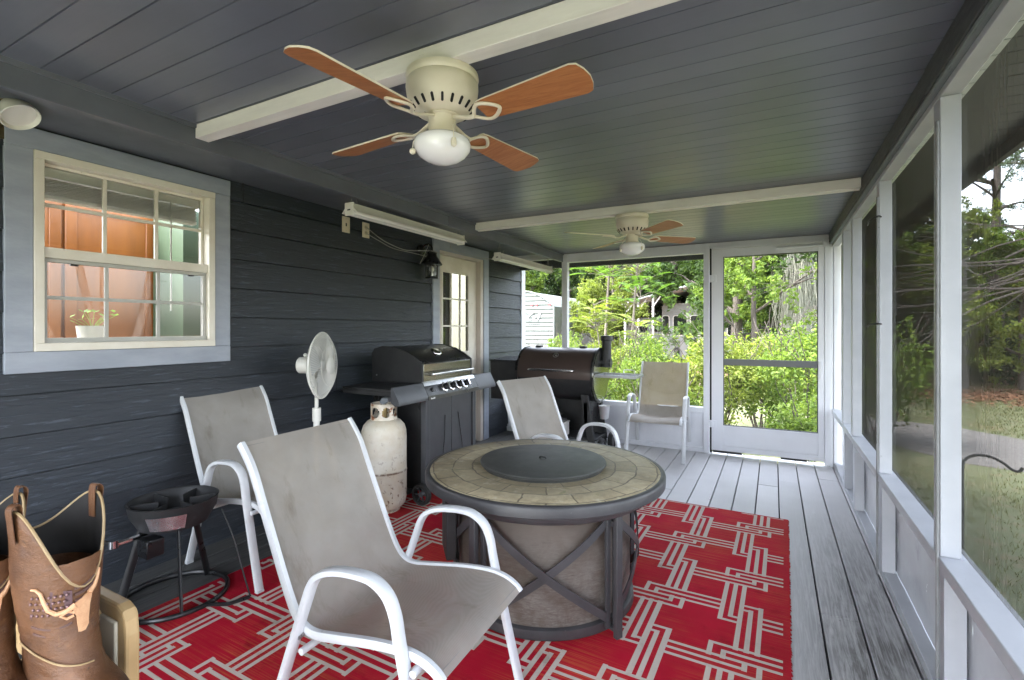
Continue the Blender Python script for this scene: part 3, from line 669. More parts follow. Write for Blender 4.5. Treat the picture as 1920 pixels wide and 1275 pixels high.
#@@FURNITURE
# ================================================================ RUG
rug = MB(); cell = .0038; RX0, RX1, RY0, RY1 = -2.385, .086, .55, 3.645
nx, ny = int((RX1-RX0)/cell), int((RY1-RY0)/cell)
pat = np.zeros((ny, nx), bool)
def stroke(xa, ya, xb, yb, w=4):
    if abs(xa-xb) < 1e-6: w = 5
    # a bar of w cells centred on the line, coordinates in metres
    i0, i1 = sorted(((xa-RX0)/cell, (xb-RX0)/cell)); j0, j1 = sorted(((ya-RY0)/cell, (yb-RY0)/cell))
    i0 = int(round(i0-w/2)); i1 = int(round(i1+w/2)); j0 = int(round(j0-w/2)); j1 = int(round(j1+w/2))
    pat[max(j0, 0):max(j1, 0), max(i0, 0):max(i1, 0)] = True
sp_ = .038
for iy in range(-12, 6):
    for ix in range(-9, 3):
        cx, cy_ = -.103+ix*.325, 3.365+iy*.34
        if (ix+iy) % 2 == 0:      # horizontal hook
            L, Rr = cx-.325+2*sp_, cx+.325-2*sp_
            if L < RX0-.6 or cx > RX1+.4: continue
            stroke(L, cy_, Rr, cy_)
            stroke(L, cy_-sp_, cx+sp_, cy_-sp_); stroke(cx+sp_, cy_-sp_, cx+sp_, cy_)
            stroke(L, cy_-2*sp_, cx+2*sp_+.01, cy_-2*sp_); stroke(cx+2*sp_+.01, cy_-2*sp_, cx+2*sp_+.01, cy_)
            stroke(cx-sp_, cy_+sp_, Rr, cy_+sp_); stroke(cx-sp_, cy_+sp_, cx-sp_, cy_)
            stroke(cx-2*sp_-.01, cy_+2*sp_, Rr, cy_+2*sp_); stroke(cx-2*sp_-.01, cy_+2*sp_, cx-2*sp_-.01, cy_)
        else:                     # vertical hook
            T, B = cy_+.34-2*sp_, cy_-.34+2*sp_
            stroke(cx, B, cx, T)
            stroke(cx-sp_, T, cx-sp_, cy_-sp_); stroke(cx-sp_, cy_-sp_, cx, cy_-sp_)
            stroke(cx-2*sp_, T, cx-2*sp_, cy_-2*sp_); stroke(cx-2*sp_, cy_-2*sp_, cx, cy_-2*sp_)
            stroke(cx+sp_, B, cx+sp_, cy_+sp_); stroke(cx+sp_, cy_+sp_, cx, cy_+sp_)
            stroke(cx+2*sp_, B, cx+2*sp_, cy_+2*sp_); stroke(cx+2*sp_, cy_+2*sp_, cx, cy_+2*sp_)
bm_ = 7; pat[:, -bm_:] = False; pat[:, :bm_] = False; pat[-3:, :] = False
zt = .009; j = 0
while j < ny:
    k = j+1
    while k < ny and np.array_equal(pat[k], pat[j]) : k += 1
    row = pat[j]; i = 0; ya, yb_ = RY0+j*cell, RY0+k*cell
    while i < nx:
        e = i+1
        while e < nx and row[e] == row[i]: e += 1
        rug.add([(RX0+i*cell, ya, zt), (RX0+e*cell, ya, zt), (RX0+e*cell, yb_, zt), (RX0+i*cell, yb_, zt)], [(0, 1, 2, 3)], int(row[i])); i = e
    j = k
xa, xb, ya, yb_ = RX0, RX0+nx*cell, RY0, RY0+ny*cell
rug.add([(xa, ya, .0015), (xb, ya, .0015), (xb, yb_, .0015), (xa, yb_, .0015), (xa, ya, zt), (xb, ya, zt), (xb, yb_, zt), (xa, yb_, zt)], [(0, 1, 5, 4), (1, 2, 6, 5), (2, 3, 7, 6), (3, 0, 4, 7)])
for k in range(500):   # loose yarn along the right edge
    y = rnd.uniform(ya, yb_); d = rnd.uniform(.002, .008)
    rug.add([(xb-.002, y-.003, .004), (xb+d, y, .003), (xb-.002, y+.003, zt)], [(0, 1, 2)])
pv = (RX1, RY1, 0)
ro = obj("rug", rug, ['rug_red', 'rug_line'], loc=pv); ro.location = pv; ro.rotation_euler = (0, 0, R(-1.0))
_props(ro, "red woven outdoor rug with a beige interlocking key pattern", "rug")

# ================================================================ PATIO CHAIRS
def make_chair(label, loc, rz, group):
    t = thing("patio_chair", label, "chair", loc, rz, group)
    hw = .262
    loop = [(0, .012), (.09, .25), (.165, .445), (.197, .522), (.232, .556), (.285, .575), (.36, .583), (.42, .578), (.467, .548), (.492, .497), (.508, .42), (.562, .2), (.61, .012)]
    for sd in (-1, 1):
        b = MB(); pts = smooth_path([(x, sd*hw, z) for x, z in loop], 5)
        b.tube(pts, 0, 16, sec=(.0185, .0105), up=(-1, 0, .5))
        lp = obj("arm_loop", b, 'chair_white', t)
        for x in (0, .61):
            c = MB(); c.box(x-.012, x+.012, sd*hw-.018, sd*hw+.018, .0, .018); obj("foot_cap", c, 'chair_white', lp, bevel=.003)
    rail = [(-.148, .878), (-.128, .855), (-.09, .80), (-.045, .70), (.0, .60), (.05, .49), (.095, .405), (.135, .368), (.185, .358), (.26, .368), (.40, .39), (.50, .397), (.56, .389), (.60, .370), (.618, .352)]
    rp = smooth_path([(x, 0, z) for x, z in rail], 5)
    rw_ = .236
    for sd in (-1, 1):
        b = MB(); b.tube([(p.x, sd*rw_, p.z) for p in rp], 0, 10, sec=(.0105, .013), up=(-1, 0, .5)); 
        rl = obj("side_rail", b, 'chair_white', t)
        for q in ((.14, .355), (.515, .385)):
            c = MB(); c.tube([(q[0], sd*rw_, q[1]), (q[0]+.0, sd*(hw+.002), q[1]-.005)], .007, 8); obj("bolt", c, 'steel', rl)
    for x, z in ((.15, .312), (.545, .365)):
        b = MB(); b.tube([(x, -hw, z), (x, hw, z)], .0105, 10); obj("cross_bar", b, 'chair_white', t)
    # sling: sags between rails and wrinkles a little
    b = MB(); nu = 20; vs = []; w = rw_-.002
    for i, p in enumerate(rp):
        tt = (rp[min(i+1, len(rp)-1)]-rp[max(i-1, 0)]).normalized(); nrm = Vector((-tt.z, 0, tt.x))
        frac = i/(len(rp)-1); endk = min(1, 5*min(frac, 1-frac))
        for j in range(nu+1):
            u = -1+2*j/nu; sag = (1-u*u)*(.012+.012*math.sin(math.pi*frac))*endk
            wr = .0015*math.sin(9*u+23*frac)*endk*(1-u*u)
            q = p-nrm*(sag+wr)+nrm*.006
            vs.append((q.x, u*w, q.z))
    b.add(vs, [(i*(nu+1)+j, i*(nu+1)+j+1, (i+1)*(nu+1)+j+1, (i+1)*(nu+1)+j) for i in range(len(rp)-1) for j in range(nu)], 0, True)
    sg_ = obj("sling", b, 'sling', t)
    for idx in (3, len(rp)-5):
        p = rp[idx]; tt = (rp[idx+1]-rp[idx]).normalized(); nrm = Vector((-tt.z, 0, tt.x))
        c = MB(); c.tube([(p.x+nrm.x*(.0065-(1-u*u)*.006), u*w*.985, p.z+nrm.z*(.0065-(1-u*u)*.006)) for u in [-1+.1*k for k in range(21)]], .0011, 5); obj("hem_stitch", c, mat("hem_thread", (.22, .2, .18), None, rough=.7), sg_)
    return t
CG = "patio chairs with taupe mesh slings round the fire table"
c1 = make_chair("nearest taupe mesh patio chair turned toward the round fire table", (-1.369, 1.221, 0), .047, CG)
dup(c1, loc=(-2.735, 1.758, 0), rz=-.03, label="taupe mesh patio chair with its back against the grey siding beside the pedestal fan")
dup(c1, loc=(-1.477, 3.146, 0), rz=-.309, label="taupe mesh patio chair half hidden behind the fire table in front of the pellet grill")
dup(c1, loc=(-1.023, 5.30, 0), rz=-1.519, label="taupe mesh patio chair facing the camera against the back half wall beside the screen door")

# ================================================================ FIRE TABLE
ft = thing("fire_table", "round fire pit table with slate tile top and barrel base", "table", (-.972, 2.147, .009))
FT = ft.location
b = MB(); b.lathe([(.17, .578), (.17, .588), (.30, .589), (.44, .588), (.535, .586), (.5375, .584)], n=96); obj("stone_top", b, 'stone', ft)
b = MB(); b.lathe([(.50, .545), (.538, .54), (.552, .536), (.559, .541), (.560, .575), (.556, .583), (.549, .586), (.5385, .5855), (.5365, .578)], n=96); obj("rim", b, 'table_metal', ft)
b = MB(); b.lathe([(.45, .546), (.505, .545), (.508, .52), (.500, .497), (.492, .492), (.40, .492)], n=80); obj("apron", b, 'table_metal', ft)
# lid seam joints across the stone
b = MB(); b.lathe([(.395, .492), (.401, .40), (.404, .25), (.400, .10), (.398, .045)], n=80); obj("barrel", b, 'barrel', ft)
b = MB(); b.lathe([(.38, .047), (.405, .048), (.417, .043), (.419, .012), (.412, .002), (.3, .002)], n=80); obj("base_ring", b, 'table_metal', ft)
A0 = [-26.7, -102.8, -174, 113, 45]
for k, a in enumerate(A0):
    m = Matrix.Rotation(R(a), 4, 'Z'); b = MB()
    b.box(.462, .483, -.016, .016, 0, .50, 0, m)
    b.box(.40, .463, -.012, .012, .44, .465, 0, m); b.box(.415, .463, -.012, .012, .02, .035, 0, m)
    obj("leg", b, 'table_metal', ft, bevel=.002)
for k in range(5):
    a0, a1 = A0[k], A0[(k+1) % 5]
    if a1 > a0: a1 -= 360
    span = a0-a1; e = math.degrees(.022/.44)
    def pt(u, z, r=.436): a = R(a0-span*u); return (r*math.cos(a), r*math.sin(a), z)
    u0 = e/span; n = 26
    for s in (0, 1):
        b = MB(); path = [pt(u0+(1-2*u0)*i/n, (.46-.39*i/n) if s == 0 else (.07+.39*i/n), .436+.004*s) for i in range(n+1)]
        b.tube(path, 0, 8, sec=(.016, .003), up=(0, 0, 1)) if False else None
        # flat strap following the cylinder
        vs = []
        for i in range(n+1):
            p = Vector(path[i]); q = Vector(path[min(i+1, n)])-Vector(path[max(i-1, 0)]); rad = Vector((p.x, p.y, 0)).normalized(); w = rad.cross(q.normalized())
            for dr, dw in ((-.003, -.016), (.003, -.016), (.003, .016), (-.003, .016)): vs.append(p+rad*dr+w*dw)
        fs = [(4*i+j, 4*i+(j+1) % 4, 4*i+4+(j+1) % 4, 4*i+4+j) for i in range(n) for j in range(4)]+[(3, 2, 1, 0), (4*n, 4*n+1, 4*n+2, 4*n+3)]
        b.add(vs, fs, 0, False); obj("cross_strap", b, 'table_metal', ft)
    for u in (u0, 1-u0):
        b = MB(); a = R(a0-span*u); m = Matrix.Rotation(a, 4, 'Z'); b.box(.43, .445, -.010, .010, .03, .495, 0, m); obj("panel_stile", b, 'table_metal', ft, bevel=.0015)
bx = MB(); m = Matrix.Rotation(R(-138), 4, 'Z'); bx.box(.43, .475, -.09, .09, .22, .46, 0, m); obj("control_box", bx, 'black_matte', ft, bevel=.004)
ld = thing("burner_lid", "flat dark round metal lid lying on the fire table", "lid", (-.972, 2.138, .598))
b = MB(); b.lathe([(.0, .0), (.285, .0), (.289, .012), (.2975, .016), (.2985, .022), (.295, .0265), (.28, .0285), (.0, .030)], n=80); obj("disc", b, 'lid', ld)
b = MB(); b.tube(smooth_path([(-.018, .004, .030), (-.012, .0, .0365), (.012, -.004, .0365), (.018, -.006, .030)], 4), .0035, 6); obj("pull", b, 'black_matte', ld)

# ================================================================ CEILING FANS
def make_fan(label, loc, phi, group):
    t = thing("ceiling_fan", label, "ceiling fan", loc, 0, group)
    b = MB(); b.lathe([(0, -.001), (.112, -.001), (.114, -.012), (.112, -.02), (.108, -.024), (.112, -.03), (.113, -.045), (.109, -.075), (.100, -.098), (.085, -.116), (.072, -.124), (.045, -.128), (0, -.128)], n=56)
    hs_ = obj("motor_housing", b, 'fan_cream', t)
    for k in range(20):
        a = 2*math.pi*k/20; m = Matrix.Translation((.0925*math.cos(a), .0925*math.sin(a), -.1065)) @ Matrix.Rotation(a, 4, 'Z') @ Matrix.Rotation(R(42), 4, 'Y')
        c = MB(); c.prism(round_poly(.004, .007, .0019, 3), 0, 1, 'z'); c = MB()
        c.prism([(x*1, y) for x, y in round_poly(.026, .0075, .0036, 4)], -.0035, .0035, 'z')
        m2 = m @ Matrix.Rotation(R(0), 4, 'X'); c.v = [tuple(m2 @ Matrix.Rotation(R(90), 4, 'Y') @ Vector(p)) for p in c.v]
        obj("vent_slot", c, 'dark', hs_)
    b = MB(); b.lathe([(0, -.126), (.05, -.126), (.053, -.130), (.044, -.134), (.043, -.142), (.043, -.178), (.046, -.183), (.047, -.189), (.043, -.192), (0, -.192)], n=36); obj("switch_housing", b, 'fan_cream', t)
    b = MB(); b.lathe([(.045, -.19), (.072, -.196), (.086, -.206), (.0895, -.220), (.085, -.237), (.070, -.254), (.048, -.268), (.022, -.276), (.0005, -.278)], n=48); obj("light_globe", b, 'opal', t)
    for k in range(4):
        a = phi+k*math.pi/2; m = Matrix.Rotation(a, 4, 'Z') @ Matrix.Translation((0, 0, -.150)) @ Matrix.Rotation(R(-13), 4, 'X')
        o_ = []
        L0, L1, w0, w1 = .155, .505, .043, .058
        top = [(L0, -w0+.012), (L0+.006, -w0+.004), (L0+.03, -w0), (L1-.03, -w1), (L1-.012, -w1+.006), (L1-.001, -w1+.03), (L1+.004, 0), (L1-.001, w1-.03), (L1-.012, w1-.006), (L1-.03, w1), (L0+.03, w0), (L0+.006, w0-.004), (L0, w0-.012)]
        c = MB(); c.prism(top, .0, .0052, 'z', 1); c.f[0] = c.f[0]; c.mi[0] = 0   # underside veneer, pale edges
        c.v = [tuple(m @ Vector(p)) for p in c.v]
        bl_ = obj("blade", c, ['blade', 'fan_cream'], t)
        c = MB(); A = smooth_path([(.045, 0, .012), (.075, 0, .002), (.105, .0, -.008), (.135, 0, -.010)], 5); c.tube(A, 0, 8, sec=(.009, .005), up=(0, 0, 1), taper=(1.1, .9))
        lo = smooth_path([(.130, 0, -.010), (.150, -.026, -.006), (.172, -.036, -.005), (.200, -.024, -.005), (.222, 0, -.005), (.200, .024, -.005), (.172, .036, -.005), (.150, .026, -.006), (.130, 0, -.010)], 4); c.tube(lo, 0, 8, sec=(.0058, .0042), up=(0, 0, 1))
        c.v = [tuple(m @ Vector(p)) for p in c.v]; obj("blade_iron", c, 'fan_cream', bl_)
    c = MB(); c.tube([(.044, -.012, -.165), (.062, -.03, -.175), (.078, -.052, -.20), (.082, -.056, -.225)], .0012, 5); c.lathe([(0, 0), (.007, -.004), (.009, -.014), (.008, -.026), (0, -.032)], (.082, -.056, -.225), 12); obj("pull_chain", c, 'fan_cream', t)
    c = MB(); c.tube([(-.03, -.034, -.165), (-.05, -.055, -.19), (-.062, -.066, -.22), (-.064, -.066, -.238)], .0012, 5); c.sphere((-.064, -.066, -.247), .010, 12, 8); obj("pull_chain", c, 'fan_cream', t)
    return t
FG = "cream ceiling fans under the porch beams"
f1 = make_fan("near cream ceiling fan with four cherry wood blades on the first beam", (-.916, 1.255, 2.041), -.119, FG)
f2 = make_fan("small looking cream ceiling fan on the far beam near the screen door", (-.872, 3.42, 2.035), -.769, FG)

# ================================================================ GAS GRILL
gg = thing("gas_grill", "black gas grill with four silver knobs beside the back door", "grill", (-2.42, 3.09, 0))
b = MB(); hp = [(-2.66, .85), (-2.665, 1.055), (-2.64, 1.092), (-2.56, 1.112), (-2.46, 1.108), (-2.36, 1.082), (-2.27, 1.040), (-2.212, 1.003), (-2.203, .995), (-2.200, .855)]
b.prism(hp, 2.775, 3.405, 'y', 0)
hood = obj("hood", b, 'black_paint', gg, True, bevel=.006)
b = MB(); b.box(-2.203, -2.195, 2.785, 3.395, .858, .992); obj("hood_plate", b, mat("smoked_steel_plate", (.16, .155, .12), (.22, .21, .17), 5, .22, metal=.85, stretch=(1, .3, 12), spots=[((.35, .35, .32), 5, .6, .2)]), hood, True, bevel=.003)
for y in (2.765, 3.40):
    b = MB(); q = [(x+(.006 if x > -2.4 else -.004), z+.004) for x, z in hp]; b.prism(q, y, y+.016, 'y'); obj("hood_end", b, 'black_matte', hood, True, bevel=.005)
b = MB(); b.tube(smooth_path([(-2.197, 2.85, .915), (-2.155, 2.852, .918), (-2.146, 2.88, .92), (-2.145, 3.1, .922), (-2.146, 3.33, .92), (-2.155, 3.358, .918), (-2.197, 3.36, .915)], 6), .0105, 10); obj("hood_handle", b, 'chrome', hood, True)
b = MB(); mm = Matrix.Translation((-2.315, 3.09, 1.066)) @ Matrix.Rotation(R(28), 4, 'Y'); b.lathe([(0, .012), (.036, .012), (.044, .006), (.046, 0), (0, 0)], n=28); b.v = [tuple(mm @ Vector(p)) for p in b.v]; obj("thermometer", b, 'chrome', hood, True)
for y in (2.775, 3.4): 
    b = MB(); b.lathe([(0, 0), (.006, 0), (.005, .004), (0, .005)], (-2.62, y-.01 if y < 3 else y+.016, .90), 10, axis=Matrix.Rotation(R(90), 3, 'X')); obj("hinge_screw", b, 'steel', hood, True)
b = MB(); b.prism([(-2.655, .72), (-2.65, .848), (-2.21, .848), (-2.205, .72)], 2.785, 3.40, 'y'); obj("firebox", b, 'black_matte', gg, True, bevel=.004)
# control panel across the whole width, sloping out at its foot
cpx = [(-2.20, .862), (-2.185, .862), (-2.178, .846), (-2.135, .772), (-2.133, .742), (-2.165, .738), (-2.20, .76)]
for nm, ya, yb_, mm_ in (("shelf_front", 2.45, 2.758, 'charcoal'), ("control_panel", 2.761, 3.418, 'black_paint'), ("shelf_front", 3.421, 3.70, 'charcoal')):
    b = MB(); b.prism(cpx, ya, yb_, 'y'); o = obj(nm, b, mm_, gg, True, bevel=.003)
    if nm == "control_panel": cp = o
b = MB(); b.prism([(-2.2, .8665), (-2.182, .8665), (-2.174, .850), (-2.170, .840), (-2.174, .838), (-2.19, .862)], 2.762, 3.417, 'y'); obj("panel_trim", b, 'steel', cp, True)
b = MB(); b.box(-2.134, -2.130, 2.762, 3.417, .741, .771); obj("panel_lip", b, mat("dark_steel_lip", (.10, .10, .095), (.15, .15, .14), 5, .3, metal=.7), cp, True, bevel=.001)
kn = Vector((.076, 0, .042)).normalized(); km = kn.to_track_quat('Z', 'Y').to_matrix()
for i, y in enumerate((2.985, 3.075, 3.165, 3.255)):
    p = Vector((-2.157, y, .811)); b = MB(); b.lathe([(.036, -.004), (.038, .004), (.032, .009), (.025, .009), (.0, .009)], p, 24, axis=km); k_ = obj("knob_bezel", b, 'chrome', cp, True)
    b = MB(); b.lathe([(.0255, .008), (.024, .030), (.020, .033), (0, .033)], p, 20, axis=km); 
    q = MB(); q.prism(round_poly(.05, .014, .006), .03, .042, 'z'); q.v = [tuple(km @ Matrix.Rotation(R(90), 3, 'Z') @ Vector(v)+p) for v in q.v]
    b.add(q.v, q.f); kb = obj("knob_grip", b, 'black_paint', k_, True)
    q2 = MB(); q2.prism(round_poly(.052, .018, .008), .0425, .047, 'z'); q2.v = [tuple(km @ Matrix.Rotation(R(90), 3, 'Z') @ Vector(v)+p) for v in q2.v]
    obj("knob_cap", q2, 'chrome', k_, True)
b = MB(); b.lathe([(.016, -.003), (.016, .008), (.011, .012), (0, .012)], (-2.157, 2.83, .806), 16, axis=km); obj("igniter", b, 'black_paint', cp, True)
def text_mesh(txt, size, depth=.0008, shear=0):
    cu = bpy.data.curves.new("lettering", 'FONT'); cu.body = txt; cu.size = size; cu.extrude = depth; cu.shear = shear; cu.align_x = 'CENTER'; cu.align_y = 'CENTER'
    o = bpy.data.objects.new("lettering", cu); C.objects.link(o); dg = bpy.context.evaluated_depsgraph_get(); me = bpy.data.meshes.new_from_object(o.evaluated_get(dg))
    bpy.data.objects.remove(o); return me
def letter(name, txt, size, m, mtx, parent, shear=0, depth=.0008):
    me = text_mesh(txt, size, depth, shear); me.materials.clear(); me.materials.append(M[m]); me.transform(mtx)
    o = bpy.data.objects.new(name, me); C.objects.link(o); o.parent = parent; return o
rotYX = Matrix(((0, 0, 1, 0), (1, 0, 0, 0), (0, 1, 0, 0), (0, 0, 0, 1)))     # text x -> +Y, up -> +Z, facing +X
for i in range(5):   # the small pale maker's mark on the panel lip, too small to read
    q = MB(); z = .7475; y = 2.785+i*.0095; q.box(-2.1305, -2.1285, y, y+.0075, z, z+(.010 if i in (0, 3, 4) else .007)); obj("panel_mark", q, 'decal_white', cp, True)
for (ya, yb_) in ((2.452, 2.757), (3.422, 3.698)):
    b = MB(); b.box(-2.64, -2.20, ya, yb_, .828, .846); b.box(-2.64, -2.2, ya, ya+.012, .80, .828); b.box(-2.64, -2.2, yb_-.012, yb_, .80, .828)
    b.prism([(2.757 if ya < 3 else 3.422, .80), (2.757 if ya < 3 else 3.422, .66), (2.70 if ya < 3 else 3.48, .80)], -2.22, -2.205, 'x'); b.prism([(2.757 if ya < 3 else 3.422, .80), (2.757 if ya < 3 else 3.422, .66), (2.70 if ya < 3 else 3.48, .80)], -2.62, -2.6, 'x')
    obj("side_shelf", b, 'black_matte', gg, True, bevel=.003)
for y in (2.762, 3.372):
    for x in (-2.64, -2.202):
        b = MB(); b.box(x, x+.045, y, y+.045, .07, .738); obj("leg", b, 'charcoal' if x > -2.3 else 'black_matte', gg, True, bevel=.002)
b = MB(); b.box(-2.18, -2.17, 2.809, 3.088, .11, .735); dr = obj("cabinet_door", b, 'charcoal', gg, True, bevel=.004)
b = MB(); b.box(-2.18, -2.17, 3.092, 3.37, .11, .735); dr2 = obj("cabinet_door", b, 'charcoal', gg, True, bevel=.004)
for y, d, s in ((2.965, dr, -1), (3.215, dr2, 1)):
    b = MB(); b.tube(smooth_path([(-2.168, y-.04*s, .60), (-2.158, y-.02*s, .45), (-2.156, y, .33), (-2.158, y, .18), (-2.168, y, .14)], 6), .003, 6); obj("door_seam", b, 'black_paint', d, True)
b = MB(); b.box(-2.64, -2.18, 2.80, 3.37, .085, .105); b.box(-2.64, -2.63, 2.80, 3.37, .10, .73); b.box(-2.63, -2.19, 2.79, 2.797, .1, .73); obj("cart_shelf", b, 'black_matte', gg, True, bevel=.003)
for x, y in ((-2.175, 2.735), (-2.62, 2.735)):
    ax = Matrix.Rotation(R(90), 3, 'X')
    b = MB(); b.lathe([(.052, -.02), (.07, -.021), (.076, -.014), (.076, .014), (.07, .021), (.052, .02), (.052, -.02)], (x, y, .085), 28, axis=ax); wl_ = obj("wheel", b, 'rubber', gg, True)
    b = MB(); b.lathe([(.0, -.017), (.016, -.017), (.016, .017), (0, .017)], (x, y, .085), 16, axis=ax)
    for k in range(6):
        a = k*math.pi/3; b.tube([(x+.012*math.cos(a), y-.008, .085+.012*math.sin(a)), (x+.055*math.cos(a), y-.008, .085+.055*math.sin(a))], .005, 6)
    obj("spokes", b, 'charcoal', wl_, True)

# ================================================================ PELLET GRILL
pgr = thing("pellet_grill", "brown lidded barrel pellet grill with black chimney at the back corner", "grill", (-1.95, 4.75, 0))
def arc(cx, cz, r, a0, a1, n=10): return [(cx+r*math.cos(R(a0+(a1-a0)*k/n)), cz+r*math.sin(R(a0+(a1-a0)*k/n))) for k in range(n+1)]
# section in the y-z plane (front is -y)
CYc, CZc, RB = 4.775, .775, .262
sec = arc(CYc, CZc, RB, 35, 360+35, 40)[:-1]
b = MB(); b.prism([(p[0], p[1]) for p in sec], -2.335, -1.553, 'x', smooth=True); obj("barrel", b, 'black_matte', pgr, True)
lid = arc(CYc, CZc, .272, 40, 186, 22)+[(q[0], q[1]) for q in reversed(arc(CYc, CZc, .263, 40, 186, 22))]
b = MB(); b.prism(lid, -2.345, -1.543, 'x', smooth=True); ldp = obj("lid", b, 'bronze', pgr, True)
for x in (-2.358, -1.553):
    b = MB(); b.prism(arc(CYc, CZc, .278, 0, 360, 44)[:-1], x, x+.02, 'x', smooth=True); obj("end_band", b, 'black_paint', pgr, True)
b = MB(); b.prism(arc(CYc, CZc, .250, 0, 360, 40)[:-1], -1.5335, -1.5265, 'x', smooth=True); obj("end_plate", b, mat("polished_end_plate", (.55, .55, .52), None, rough=.16, metal=1, rvar=0), pgr, True)
hy = CYc-.335; hz = CZc+.06
b = MB(); b.tube(smooth_path([(-2.16, CYc-.262, hz), (-2.16, hy+.02, hz), (-2.145, hy, hz), (-1.74, hy, hz), (-1.725, hy+.02, hz), (-1.725, CYc-.262, hz)], 6), .011, 10); obj("lid_handle", b, 'chrome', ldp, True)
bd = Matrix.Translation((-1.94, CYc-.19, CZc+.198)) @ Matrix.Rotation(R(45), 4, 'X')
b = MB(); b.lathe([(.022, .0), (.031, .003), (.031, .007), (.022, .007), (.022, .0)], n=28); b.sphere((.002, 0, .004), .010, 10, 6, 0, (1.2, .8, .4)); b.v = [tuple(bd @ Vector(p)) for p in b.v]; obj("round_badge", b, 'steel', ldp, True)
for x in (-2.22, -1.72):
    b = MB(); b.box(x-.03, x+.03, CYc-.02, CYc+.05, CZc+.266, CZc+.29); obj("lid_hinge", b, 'black_matte', ldp, True, bevel=.004)
ch = MB(); ch.tube([(-1.545, CYc+.05, .90), (-1.44, CYc+.05, .90)], .045, 16); ch.tube([(-1.487, CYc+.05, .855), (-1.487, CYc+.05, 1.13)], .048, 20); ch.lathe([(.0, 1.175), (.058, 1.172), (.06, 1.165), (.06, 1.125), (.052, 1.12), (.0, 1.12)], (-1.487, CYc+.05, 0), 24); obj("chimney", ch, 'black_matte', pgr, True)
hp_ = MB(); hp_.prism([(4.52, .50), (4.50, .90), (4.90, .92), (4.90, .50)], -2.66, -2.365, 'x'); hpo = obj("hopper", hp_, 'black_matte', pgr, True, bevel=.006)
b = MB(); b.prism([(4.49, .902), (4.49, .915), (4.91, .935), (4.91, .922)], -2.67, -2.36, 'x'); obj("hopper_lid", b, 'black_paint', hpo, True, bevel=.002)
sh_ = MB(); zz = .80
for q in ((-1.50, -1.12, 4.50, 4.51), (-1.50, -1.12, 4.79, 4.80)): sh_.box(*q, zz-.02, zz+.004)
sh_.box(-1.51, -1.50, 4.50, 4.80, zz-.02, zz+.004); sh_.box(-1.12, -1.11, 4.50, 4.80, zz-.02, zz+.004); sh_.box(-1.505, -1.115, 4.505, 4.795, zz-.019, zz-.016)
for k in range(7): sh_.tube([(-1.5+.055*k, 4.51, zz-.012), (-1.5+.055*k, 4.79, zz-.012)], .003, 6)
obj("side_shelf", sh_, mat("galvanised_shelf", (.26, .27, .28), (.36, .37, .38), 6, .35, metal=.7), pgr, True, bevel=.001)
b = MB(); b.tube(smooth_path([(-1.30, 4.795, .80), (-1.30, 4.795, .835), (-1.20, 4.795, .835), (-1.20, 4.795, .80)], 3), .005, 6); obj("shelf_handle", b, 'steel', pgr, True)
for x0_, x1_, dx in ((-2.30, -2.22, -.10), (-1.67, -1.59, .085)):
    for y in (4.56, 4.93):
        b = MB(); z1 = CZc-.18; vs = [(x0_, y, z1), (x1_, y, z1), (x1_, y+.04, z1), (x0_, y+.04, z1), (x0_+dx, y, .06), (x1_+dx-.02*(1 if dx > 0 else -1), y, .06), (x1_+dx-.02*(1 if dx > 0 else -1), y+.04, .06), (x0_+dx, y+.04, .06)]
        b.add(vs, [(0, 1, 2, 3), (7, 6, 5, 4), (0, 4, 5, 1), (1, 5, 6, 2), (2, 6, 7, 3), (3, 7, 4, 0)]); obj("leg", b, 'black_matte', pgr, True, bevel=.003)
b = MB(); b.prism([(-2.30, .60), (-2.385, .12), (-1.505, .12), (-1.59, .60)], 4.90, 4.92, 'y'); obj("back_panel", b, 'black_matte', pgr, True)
b = MB(); b.box(-2.37, -1.52, 4.58, 4.95, .15, .17); obj("lower_shelf", b, 'black_matte', pgr, True, bevel=.003)
b = MB(); b.prism([(4.56, .28), (4.56, .52), (4.93, .52), (4.93, .28)], -1.635, -1.60, 'x'); obj("side_panel", b, 'black_paint', pgr, True)
for y in (4.60, 4.95):
    b = MB(); b.lathe([(.06, -.02), (.082, -.022), (.09, -.014), (.09, .014), (.082, .022), (.06, .02), (.06, -.02)], (-1.47, y, .092), 26, axis=Matrix.Rotation(R(90), 3, 'Y')); w_ = obj("wheel", b, 'rubber', pgr, True)
    b = MB(); b.lathe([(0, -.012), (.061, -.012), (.061, .012), (0, .012)], (-1.47, y, .092), 20, axis=Matrix.Rotation(R(90), 3, 'Y')); obj("hub", b, 'charcoal', w_, True)
gb = MB(); gb.lathe([(.0, -.125), (.040, -.125), (.052, -.02), (.055, 0), (.050, 0), (.042, -.11), (0, -.11)], n=28)
gk = thing("grease_bucket", "small silver bucket hanging under the right end of the pellet grill", "bucket", (-1.44, 4.60, .50))
bb = obj("pail", gb, mat("galvanised_pail", (.5, .5, .51), (.6, .6, .61), 8, .32, metal=.8), gk)
b = MB(); b.tube([(-.055*math.cos(R(a)), 0, .0+.05*math.sin(R(a))) for a in range(0, 181, 12)], .002, 6); b.tube([(0, 0, .05), (-.02, 0, .09), (-.09, .02, .10)], .002, 6); obj("bail", b, 'steel', gk)
wb = thing("white_box", "small white plastic box on the lower shelf of the pellet grill", "box", (-1.93, 4.60, .171))
b = MB(); b.box(-.10, .10, -.07, .08, 0, .14); obj("box_body", b, 'lampwhite', wb, bevel=.012)
b = MB(); b.box(-.104, .104, -.074, .084, .128, .142); obj("box_lip", b, 'lampwhite', wb, bevel=.003)
b = MB(); b.box(.055, .062, -.0745, -.069, .03, .065); obj("box_latch", b, 'black_matte', wb)
